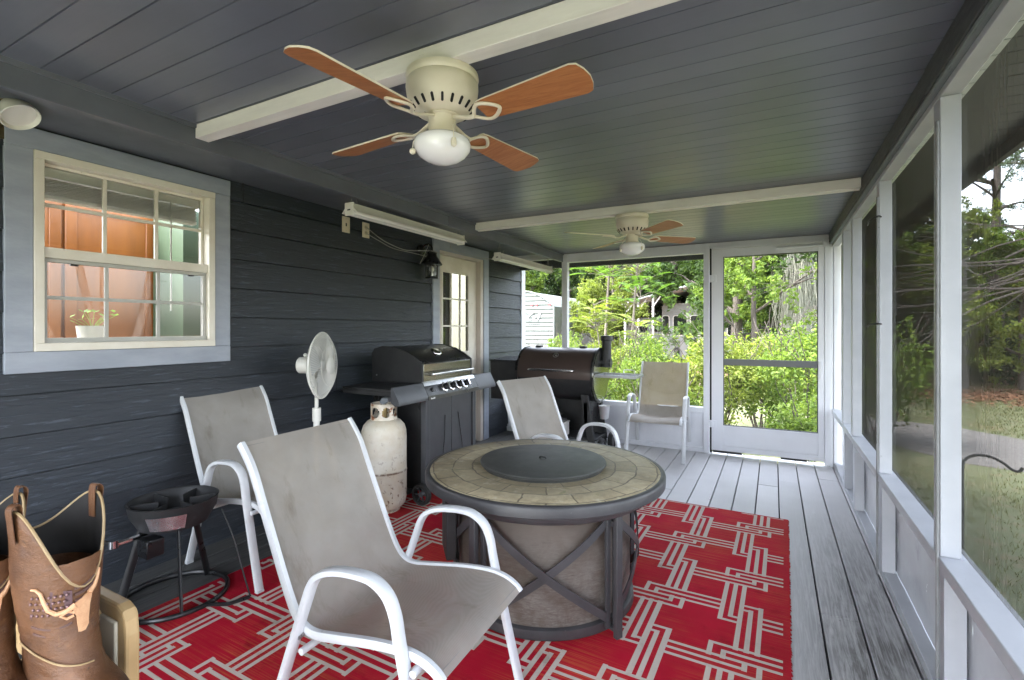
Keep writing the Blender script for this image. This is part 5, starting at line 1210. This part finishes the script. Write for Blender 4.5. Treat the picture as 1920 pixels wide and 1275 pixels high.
# -- shrubs right behind the porch
def shrub_variant(w, h, n, size, m):
    bl_ = [(0, 0, h*.62, w*.5, w*.42, h*.40)]
    for k in range(7): a = rnd.uniform(0, 6.28); bl_.append((w*.34*math.cos(a), w*.28*math.sin(a), h*rnd.uniform(.4, .82), w*.26, w*.24, h*.24))
    V = leaf_cloud(bl_, n, size, shell=.35, clump=26)
    V[:, 2] = np.maximum(V[:, 2], h*.1)
    b = MB()
    for k in range(11):
        a = rnd.uniform(0, 6.28); q = rnd.uniform(.1, .34)*w; limb(b, (.1*math.cos(a), .1*math.sin(a), -.05), (q*math.cos(a), q*math.sin(a), h*.7), h*.8, .014, 1, .4)
    for k in range(16):  # shoots standing above the outline
        a = rnd.uniform(0, 6.28); rr = rnd.uniform(0, .42)*w; z = h*rnd.uniform(.9, 1.06)
        V = np.vstack([V, leaf_cloud([(rr*math.cos(a), rr*math.sin(a), z, .05, .05, .11)], 16, size)])
    return quads_mesh("shrub_leaves", V, m), b.mesh("shrub_stems", [M['bark']])
SV = [shrub_variant(1.5, 1.75, 5200, .075, 'leaf_hedge'), shrub_variant(1.4, 1.6, 4800, .07, 'leaf_shrub2'), shrub_variant(1.2, 1.0, 3600, .065, 'leaf_hedge')]
def planted(name, label, cat, loc, rz, meshes, parts, group=None, sc=1):
    t = thing(name, label, cat, loc, rz, group)
    if sc != 1: t.scale = (sc, sc, sc)
    for me, pn in zip(meshes, parts):
        o = bpy.data.objects.new(pn, me); C.objects.link(o); o.parent = t
    return t
SG = "shrubs growing behind the back screen wall"
for v, x, y, sc, lb in ((0, .32, 7.9, .93, "bright green shrub seen through the right half of the screen door"), (1, -.75, 7.6, .95, "yellow green shrub seen through the left half of the screen door"),
    (2, .42, 6.7, .85, "low green shrub at the foot of the screen door on the right"), (0, -1.75, 8.0, .83, "bright green shrub behind the empty patio chair"), (1, -2.7, 8.3, .84, "yellow green shrub behind the pellet grill's chimney"),
    (0, -3.75, 8.8, .80, "bright green shrub above the pellet grill lid"), (1, -3.85, 9.9, .82, "yellow green shrub right of the trailer"), (0, 1.35, 9.0, 1.0, "bright green shrub hidden past the right jamb of the screen door"),
    (2, -1.35, 6.9, .9, "low green shrub just over the half wall cap"), (1, -.2, 9.3, .92, "tall yellow green shrub behind the screen door's cross bar"), (0, -2.35, 9.6, .87, "bright green shrub below the carport bus"), (2, -2.55, 6.9, 1.0, "low green shrub beside the pellet grill's side shelf"), (0, -4.45, 11.4, .85, "bright green shrub near the slim corner post")):
    planted("garden_shrub", lb, "shrub", (x, y, GZ), rnd.uniform(0, 6.28), SV[v], ("foliage", "stems"), SG, sc)

# -- trees with fern-like fronds
def frond_tree(label, loc, h, crown, nf, L, lean, r=.035, m='leaf_fern', tiers=1):
    b = MB(); n = 9; pts = [Vector((lean[0]*(i/n)**1.4, lean[1]*(i/n)**1.4, -.05+h*i/n)) for i in range(n+1)]; b.tube(pts, r, 8, taper=(1.1, .5), caps=False)
    V = []
    for k in range(nf):
        a = rnd.uniform(0, 6.28); tt = rnd.random(); base = pts[-1]+Vector((0, 0, -h*.42*tt*tiers)); el = rnd.uniform(-.05, .75); q = L*rnd.uniform(.65, 1.1)
        off = crown*rnd.uniform(.0, .75); start = base+Vector((math.cos(a)*off, math.sin(a)*off, off*rnd.uniform(.05, .6)))
        if off > .08: b.tube([base, (base+start)/2+Vector((0, 0, .05*off)), start], .010, 5, taper=(1, .5), caps=False)
        a += rnd.uniform(-.6, .6); d = Vector((math.cos(a)*math.cos(el), math.sin(a)*math.cos(el), math.sin(el))); sd_2 = d.cross(Vector((0, 0, 1))).normalized(); npair = 15
        for i in range(npair):
            u = (i+1)/npair; p = start+d*q*u+Vector((0, 0, -.38*q*u*u)); wl = q*.30*math.sin(math.pi*(.12+.82*u))
            for s in (-1, 1):
                e = p+sd_2*s*wl+d*wl*.3+Vector((0, 0, -.18*wl)); c_ = d*q*.030
                V += [p, (p+e)/2+c_, e, (p+e)/2-c_]
    t = thing("fern_leaf_tree", label, "tree", loc)
    obj("trunk", b, 'bark_pale', t); me = quads_mesh("frond_crown", np.array([tuple(v) for v in V]), m); o = bpy.data.objects.new("crown", me); C.objects.link(o); o.parent = t
frond_tree("slender fern leaved tree with a wide bright crown in front of the carport", (-2.95, 11.3, GZ), 3.75, .85, 80, .62, (.25, 0), tiers=.95)
frond_tree("small bright fern leaved sapling left of the carport", (-3.25, 10.4, GZ), 2.3, .42, 44, .5, (-.25, 0), .022, 'leaf_shrub2', .6)
frond_tree("fern leaved tree standing above the trailer side of the back opening", (-4.9, 15.6, GZ), 5.2, 1.3, 100, 1.0, (.3, 0), .05, 'leaf_fern', .9)
frond_tree("short fern leaved sapling just right of the chimney pipe", (-2.35, 9.2, GZ), 1.9, .3, 26, .42, (.1, 0), .018, 'leaf_shrub2', .5)

# -- woodland trees
def tree_variant(h, blobs, n, size, m, tr=.16, br=6, L=1.8, lean=(0, 0)):
    tm, ends = trunk_mesh("tree_trunk", h, tr, br, lean, .25, L)
    bl_ = list(blobs)+[(e.x, e.y, e.z, .55, .55, .42) for e in ends]
    V = leaf_cloud(bl_, n, size, shell=.3, clump=34, asp=.5)
    return quads_mesh("tree_leaves", V, m), tm
def bl_rand(n, w, z0, z1, r):
    return [(rnd.uniform(-w, w), rnd.uniform(-w, w), rnd.uniform(z0, z1), r*rnd.uniform(.6, 1.1), r*rnd.uniform(.6, 1.1), r*rnd.uniform(.5, .8)) for _ in range(n)]
TV = [tree_variant(6.5, bl_rand(13, 2.1, 1.4, 6.8, 1.25), 15000, .17, 'leaf_oak'), tree_variant(7.5, bl_rand(15, 2.3, 1.0, 8.0, 1.35), 15000, .18, 'leaf_dark', .2),
      tree_variant(5.5, bl_rand(12, 1.7, .6, 5.4, 1.0), 13000, .15, 'leaf_shrub2', .1), tree_variant(6.0, bl_rand(12, 1.9, .9, 6.0, 1.1), 13000, .16, 'leaf_hedge', .12)]
WG = "trees of the wood round the yard"
K = ["mid green oak like tree", "dark green dense tree", "yellow green loose tree", "bright green leafy tree"]
for v, x, y, sc, where in ((0, -9.5, 24, 1.0, "rising behind the white trailer"), (3, -11.6, 21, 1.0, "left of the trailer's roof"), (1, -7.6, 27, 1.1, "in the gap right of the trailer"), (2, -5.6, 19.0, .72, "close by the trailer's right edge"),
    (1, -5.2, 30, 1.2, "behind the left end of the carport"), (0, -2.0, 31, 1.2, "behind the carport's roof peak"), (1, 1.2, 28, 1.1, "behind the carport's right end"), (0, -.9, 15.0, .95, "left of the mossy tree in the screen door"),
    (3, -.42, 13.2, .62, "between the mossy tree and the shrubs in the screen door"), (1, 1.9, 19, 1.0, "behind the mossy tree"), (0, -.5, 19.5, .7, "behind the wide post left of the screen door"), (2, -5.7, 17.6, .5, "beside the carport's lean to"),
    (1, -10.5, 32, 1.25, "far behind the trailer"), (1, -14, 28, 1.2, "far left beyond the trailer"), (0, 3.4, 25, .8, "behind the right end of the gravel path"),
    (2, 4.6, 17.6, .72, "at the left of the wood edge beyond the lawn"), (3, 6.0, 18.4, .70, "in the middle of the wood edge beyond the lawn"), (2, 7.6, 18.6, .74, "at the right of the wood edge beyond the lawn"), (1, 5.2, 24, .5, "dark behind the left of the wood edge"),
    (1, 7.4, 25, .5, "dark behind the middle of the wood edge"), (3, 3.0, 17.4, .7, "at the near end of the wood edge"), (1, 10.5, 26, .55, "dark at the far right of the wood edge"), (2, 10.2, 21, .7, "pale at the far right of the wood edge")):
    planted("woodland_tree", K[v]+" "+where, "tree", (x, y, GZ), rnd.uniform(0, 6.28), TV[v], ("crown", "trunk"), WG, sc)
# undergrowth seen as one mass
V = [leaf_cloud([(x, y, .25+.2*rnd.random(), 1.0, .8, rnd.uniform(.6, 1.3))], 1500, .13, clump=24, shell=.3) for x, y in [(rnd.uniform(-14, -8), rnd.uniform(21, 27)) for _ in range(16)]+[(rnd.uniform(-1, 2.5), rnd.uniform(19, 27)) for _ in range(14)]+[(rnd.uniform(2.6, 12), rnd.uniform(19.5, 24)) for _ in range(22)]]
me = quads_mesh("undergrowth", np.vstack(V), 'leaf_dark'); o = bpy.data.objects.new("undergrowth", me); C.objects.link(o); o['kind'] = 'stuff'
# far wood closing the view
V = [leaf_cloud([(x, y, rnd.uniform(1.0, 9.5), 2.4, 1.6, 1.9)], 900, .42, clump=20, shell=.2) for x, y in [(rnd.uniform(-34, 6.5), rnd.uniform(34, 40)) for _ in range(150)]]
V += [leaf_cloud([(x, y, rnd.uniform(.5, 4.2), 2.2, 1.5, 1.5)], 900, .36, clump=20, shell=.2) for x, y in [(rnd.uniform(6, 24), rnd.uniform(30, 36)) for _ in range(60)]]
me = quads_mesh("distant_wood", np.vstack(V), 'leaf_dark'); o = bpy.data.objects.new("distant_wood", me); C.objects.link(o); o['kind'] = 'stuff'

# mossy oak seen in the door
mo = thing("mossy_tree", "old grey trunked tree draped with pale Spanish moss seen through the screen door", "tree", (.50, 16.2, GZ))
tm, ends = trunk_mesh("oak_trunk", 5.0, .24, 7, (-.35, 0), .3, 1.5, 2, 'bark'); o = bpy.data.objects.new("trunk", tm); C.objects.link(o); o.parent = mo
o = bpy.data.objects.new("crown", quads_mesh("oak_crown", leaf_cloud([(e.x, e.y, e.z, .6, .6, .4) for e in ends]+bl_rand(6, 1.6, 3.4, 6.0, .9), 9000, .14, clump=34), 'leaf_oak')); C.objects.link(o); o.parent = mo
b = MB()
for k in range(1500):
    th_ = rnd.uniform(0, 6.28); u_ = rnd.random(); sp_r = .10+.34*rnd.random()**.7
    x = .02+sp_r*math.cos(th_)*(.75 if rnd.random() < .7 else 1.3); y = -2.3+sp_r*math.sin(th_); z = rnd.uniform(2.5, 3.75)-abs(x)*.7; Ln = rnd.uniform(.5, 1.3)*(1.15-1.2*min(.6, abs(x)))
    pts = [Vector((x, y, z))]
    for i in range(4): pts.append(pts[-1]+Vector((rnd.uniform(-.045, .045), rnd.uniform(-.045, .045), -Ln/4)))
    b.tube(pts, rnd.uniform(.006, .012), 3, taper=(1.2, .3), caps=False)
obj("spanish_moss", b, 'moss', mo)
# pine with bare limbs at the right
pn = thing("pine_tree", "tall pine with bare drooping limbs against the sky at the right edge", "tree", (10.8, 27, GZ))
tm, ends = trunk_mesh("pine_trunk", 11, .2, 9, (0, 0), .35, 2.2, 2, 'bark', .05); o = bpy.data.objects.new("trunk", tm); C.objects.link(o); o.parent = pn
o = bpy.data.objects.new("crown", quads_mesh("pine_crown", leaf_cloud([(e.x, e.y, e.z, .5, .5, .3) for e in ends]+bl_rand(5, 1.2, 7, 10.5, .8), 9000, .2, asp=.12, clump=40), 'leaf_pine')); C.objects.link(o); o.parent = pn
pn2 = planted("pine_tree", "thin pine left of the tall pine beyond the lawn", "tree", (6.1, 20.5, GZ), 1.1, (o.data, tm), ("crown", "trunk"), None, .72)
bt = thing("bare_limb_tree", "near tree whose dark leafless limbs reach across the sky at the right", "tree", (5.6, 8.6, GZ))
b = MB(); b.tube([(0, 0, -.1), (.05, .05, 1.5), (.0, .1, 3.2), (-.1, .15, 5.2)], .15, 10, taper=(1.1, .6), caps=False)
for (z, dx, dy, dz, L_) in ((2.3, -1, .55, .06, 2.6), (2.75, -1, .75, .12, 3.0), (3.2, -1, .35, .10, 2.8), (3.6, -1, .6, -.05, 3.2), (4.0, -1, .2, .0, 2.8), (3.0, -.7, 1.0, .1, 2.6), (4.6, -.9, .5, .3, 2.6), (3.9, .8, -.3, .3, 2.2), (4.5, .3, .9, .3, 2.2)):
    limb(b, (0, .1, z), (dx, dy, dz), L_, .034, 3, .42, .03)
obj("trunk", b, mat("dark_limb_bark", (.03, .026, .022), (.06, .05, .045), 7, .9, bump=.5, bscale=14), bt)
o = bpy.data.objects.new("crown", quads_mesh("limb_leaves", leaf_cloud(bl_rand(14, 1.5, 4.6, 6.6, .7), 4000, .1, clump=30), 'leaf_oak')); C.objects.link(o); o.parent = bt

cm = thing("reflection_tree", "pale smooth stemmed tree added out of view for its reflection in the left window", "tree", (3.1, 3.7, GZ))  # unseen tree, added so that pale stems reflect in the window glass
b = MB()
for dx, dy, lx, ly in ((0, 0, -.3, .5), (.15, .1, .2, .6), (-.1, .2, .1, -.6), (.1, -.15, -.2, -.9), (-.12, -.1, .4, .1)): b.tube(smooth_path([(dx, dy, -.1), (dx+lx*.3, dy+ly*.3, .9), (dx+lx*.6, dy+ly*.75, 1.9), (dx+lx, dy+ly*1.2, 3.4)], 5), .075, 9, taper=(1.1, .5), caps=False)
obj("trunk", b, mat("pale_smooth_bark", (.62, .56, .50), (.75, .70, .64), 5, .6), cm)
o = bpy.data.objects.new("crown", quads_mesh("myrtle_crown", leaf_cloud([(0, 0, 4.0, 1.2, 1.4, .9)], 4000, .1, clump=30), 'leaf_hedge')); C.objects.link(o); o.parent = cm
# lawn grass
n = 170000
gx = nr.uniform(.75, 13, n); gy = .5+nr.random(n)**1.25*19; keep = np.ones(n, bool)
pa = np.interp(gx, [p[0] for p in gl[1:]], [p[1] for p in gl[1:]]); pb = np.interp(gx, [p[0] for p in gu[1:]], [p[1] for p in gu[1:]]); keep &= ~((gy > pa) & (gy < pb)); keep &= (np.sin(gx*2.1+1.3*np.sin(gy*1.7))+np.sin(gy*2.7+gx)+nr.normal(0, .8, n)) > -1.0
gx, gy = gx[keep], gy[keep]; n = len(gx); a = nr.uniform(0, 6.28, n); hh = nr.uniform(.012, .038, n)*(1+.03*gy); ww = .003*(1+.07*gy)
Pb = np.stack([gx, gy, np.full(n, GZ)], 1); sx = np.stack([np.cos(a), np.sin(a), np.zeros(n)], 1)*ww[:, None]; le = np.stack([-np.sin(a), np.cos(a), np.zeros(n)], 1)*(hh*.7)[:, None]; upv = np.stack([np.zeros(n), np.zeros(n), hh], 1)
V = np.stack([Pb-sx, Pb+sx, Pb+sx*.3+le+upv, Pb-sx*.3+le+upv], 1).reshape(-1, 3)
o = bpy.data.objects.new("grass", quads_mesh("grass", V, 'grass')); C.objects.link(o); o['kind'] = 'stuff'
# fallen leaves at the wood edge
n = 9000; Pb = np.stack([nr.uniform(1, 13, n), 16.3+nr.normal(0, .9, n)+.1*nr.random(n), np.full(n, GZ+.02)+nr.random(n)*.03], 1); t = nr.normal(size=(n, 3)); t[:, 2] *= .2; t /= np.linalg.norm(t, axis=1)[:, None]; s = np.cross(t, np.array([0, 0, 1.0]))
V = np.stack([Pb-t*.07, Pb+s*.04, Pb+t*.07, Pb-s*.04], 1).reshape(-1, 3); M['litter'] = leaf_mat("brown_leaf_litter", (.10, .045, .025), (.18, .09, .05), (.27, .16, .1), .05)
o = bpy.data.objects.new("leaf_litter", quads_mesh("leaf_litter", V, 'litter')); C.objects.link(o); o['kind'] = 'stuff'

# shepherd's hook
b = MB(); hk = [(1.19, 4.6, -.6), (1.19, 4.6, -.1), (1.19, 4.6, .25), (1.205, 4.6, .312), (1.245, 4.6, .345), (1.295, 4.6, .356), (1.35, 4.6, .345), (1.405, 4.6, .315), (1.445, 4.6, .278), (1.475, 4.6, .266), (1.494, 4.6, .277), (1.503, 4.6, .296)]
b.tube(smooth_path(hk, 5), .0095, 8); b.tube([(1.19, 4.6, -.36), (1.13, 4.6, -.37), (1.125, 4.6, -.5)], .008, 6); o = obj("shepherd_hook", b, 'black_matte', loc=(1.19, 4.6, -.45)); _props(o, "black curved shepherd's hook standing on the lawn past the near screen", "hook")
# leaning strip outside the door
b = MB(); mm = Matrix.Translation((-.44, 5.62, -.3)) @ Matrix.Rotation(R(-10), 4, 'Y'); b.box(-.008, .05, -.01, .01, 0, .98, 0, mm); b.box(-.014, -.009, -.012, .012, 0, .98, 0, mm); o = obj("leaning_strip", b, mat("white_strip", (.5, .52, .55), None, rough=.5), loc=(-.44, 5.62, -.3), bevel=.002); _props(o, "narrow grey white strip leaning outside the lower left of the screen door", "strip")

# ---------------------------------------------------------------- travel trailer
tr = thing("travel_trailer", "white ribbed travel trailer seen past the house corner", "trailer", (-8.5, 17, GZ))
TX0, TX1, TY = -10.1, -7.27, 17.0
def arch(n=24):
    xm = (TX0+TX1)/2; hwd = (TX1-TX0)/2
    return [(TX1-(TX1-TX0)*i/n, 2.06+.62*(1-abs((TX1-(TX1-TX0)*i/n-xm)/hwd)**2.2)) for i in range(n+1)]
b = MB(); ol = [(TX0, .1), (TX1, .1)]+arch(); b.prism([(x, z) for x, z in ol], TY+.03, TY+5.2, 'y'); obj("trailer_body", b, 'trailer', tr, True)
b = MB(); z = .12; topz = lambda x: 2.06+.62*(1-abs((x-(TX0+TX1)/2)/((TX1-TX0)/2))**2.2)
rows = []
while z < 2.7: rows.append(z); z += .165
N_ = 24; xs = np.linspace(TX0+.02, TX1-.02, N_)
for z in rows:
    for (za, zb2, ya, yb_) in ((z, z+.05, TY+.028, TY-.012), (z+.05, z+.125, TY-.012, TY-.012), (z+.125, z+.165, TY-.012, TY+.028)):
        for xa, xb in zip(xs, xs[1:]):
            tz = min(topz(xa), topz(xb))-.02
            if za > tz: continue
            b.add([(xa, ya, za), (xb, ya, za), (xb, yb_, min(zb2, tz)), (xa, yb_, min(zb2, tz))], [(0, 1, 2, 3)])
obj("ribbed_skin", b, 'trailer', tr, True)
b = MB(); b.tube([(TX1, TY-.01, .1)]+[(x, TY-.01, zz) for x, zz in arch()]+[(TX0, TY-.01, .1)], .028, 8); obj("edge_trim", b, 'trailer', tr, True)
for x in (-8.18, -7.98, -7.42): b = MB(); b.prism(round_poly(.10, .055, .02, 4, x, 2.13), TY-.045, TY-.012, 'y'); obj("marker_light", b, 'red_lens', tr, True)
RX = Matrix(((1, 0, 0, 0), (0, 0, -1, 0), (0, 1, 0, 0), (0, 0, 0, 1)))   # text up -> +Z, facing -Y
letter("decal_lettering", "Z-1", .46, 'decal', Matrix.Translation((-8.14, TY-.022, 1.66)) @ Matrix.Rotation(R(2), 4, 'Y') @ RX, tr, .35, .004).location = (8.5, -17, -GZ)
letter("decal_lettering", "Z-1", .46, 'decal_white', Matrix.Translation((-8.165, TY-.030, 1.685)) @ Matrix.Rotation(R(2), 4, 'Y') @ RX, tr, .35, .003).location = (8.5, -17, -GZ)
b = MB(); 
for k in range(6): b.box(-8.33+.085*k, -8.265+.085*k, TY-.02, TY-.013, 1.375, 1.41)
obj("decal_line", b, 'decal', tr, True)
b = MB(); b.box(TX0+.1, TX1-.1, TY+.06, TY+5.1, -.1, .1); b.box(TX0+.2, TX1-.2, TY-.12, TY-.02, -.05, .08); obj("bumper", b, 'charcoal', tr, True, bevel=.01)
for x in (TX0+.25, TX1-.25):
    b = MB(); b.lathe([(.0, -.1), (.33, -.1), (.35, -.05), (.35, .05), (.33, .1), (0, .1)], (x, TY+2.6, -.1), 24, axis=Matrix.Rotation(R(90), 3, 'Y')); obj("wheel", b, 'rubber', tr, True)

# ---------------------------------------------------------------- carport, bus and pickup
cpt = thing("metal_carport", "grey metal roofed carport among the trees over the white bus", "carport", (-3.4, 25, GZ))
b = MB(); pk, zp, sl = -3.35, 3.2, .262
def roof_pt(x): return zp-abs(x-pk)*sl*(.8+.06*abs(x-pk))
xs_ = np.linspace(-8.6, 1.9, 43)
vs = []
for i, x in enumerate(xs_):
    z = roof_pt(x)+(.02 if i % 2 else 0); vs += [(x, 23.4, z), (x, 31, z)]
b.add(vs, [(2*i, 2*i+2, 2*i+3, 2*i+1) for i in range(len(xs_)-1)]); ob_ = obj("roof_sheet", b, 'tin', cpt, True, solid=.02)
b = MB(); b.tube([(x, 23.38, roof_pt(x)-.02) for x in xs_], .04, 6); b.tube([(x, 30.9, roof_pt(x)-.04) for x in xs_], .04, 6)
for x in (-7, -5, -1.5): b.tube([(x, 23.4, roof_pt(x)-.07), (x, 31, roof_pt(x)-.07)], .03, 6)
obj("roof_frame", b, 'steel', cpt, True)
for x in (-6.35, -5.72, -5.02, 1.4):
    b = MB(); b.tube([(x, 23.6, GZ), (x, 23.6, roof_pt(x)-.05)], .05, 8); b.tube([(x, 23.6, roof_pt(x)-.55), (x+.42, 23.6, roof_pt(x+.42)-.06)], .03, 6); obj("post", b, 'lampwhite', cpt, True)
bs = thing("shuttle_bus", "white shuttle bus with dark windows parked under the carport", "bus", (-3.0, 26, GZ))
b = MB(); b.prism(round_poly(4.6, 2.75, .22, 6, -2.62, 1.10), 25.2, 30.5, 'y'); obj("body", b, 'bus', bs, True, bevel=.05)
b = MB(); b.box(-4.86, -.4, 25.16, 25.2, 2.02, 2.10); b.box(-4.88, -.38, 25.15, 25.2, .60, .68); obj("body_band", b, 'bus', bs, True, bevel=.01)
for x, w in ((-4.74, .30), (-4.05, .62), (-3.25, .60), (-2.42, .62), (-1.6, .6)):
    f = MB(); f.prism(round_poly(w+.07, 1.0, .11, 5, x, 1.38), 25.175, 25.199, 'y'); wv = obj("window", f, 'lampwhite', bs, True)
    f = MB(); f.prism(round_poly(w, .93, .09, 5, x, 1.38), 25.165, 25.176, 'y'); obj("pane", f, 'dark_glass', wv, True)
for x in (-4.6, -.6): b = MB(); b.prism(round_poly(.10, .05, .02, 3, x, 2.28), 25.15, 25.2, 'y'); obj("marker_light", b, 'red_lens', bs, True)
for x in (-4.2, -1.0): b = MB(); b.lathe([(0, -.12), (.36, -.12), (.4, -.06), (.4, .06), (.36, .12), (0, .12)], (x, 25.4, -.05), 24, axis=Matrix.Rotation(R(90), 3, 'Y')); obj("wheel", b, 'rubber', bs, True)
pu = thing("parked_van", "white van parked left of the bus beside the carport posts", "van", (-6.1, 26.5, GZ))
b = MB(); prof = [(-7.0, .0), (-7.0, .75), (-6.85, .95), (-6.72, 1.62), (-6.58, 1.78), (-5.05, 1.78), (-4.98, 1.5), (-4.98, .0)]; b.prism(prof, 25.6, 27.4, 'y'); obj("body", b, 'bus', pu, True, bevel=.05)
for x, w in ((-5.98, .46), (-5.28, .40)): f = MB(); f.prism(round_poly(w, .52, .06, 4, x, 1.32), 25.585, 25.599, 'y'); obj("window", f, 'dark_glass', pu, True)
for x in (-6.5, -5.4): b = MB(); b.lathe([(0, -.1), (.3, -.1), (.34, -.05), (.34, .05), (.3, .1), (0, .1)], (x, 25.65, -.1), 24, axis=Matrix.Rotation(R(90), 3, 'X')); obj("wheel", b, 'rubber', pu, True)
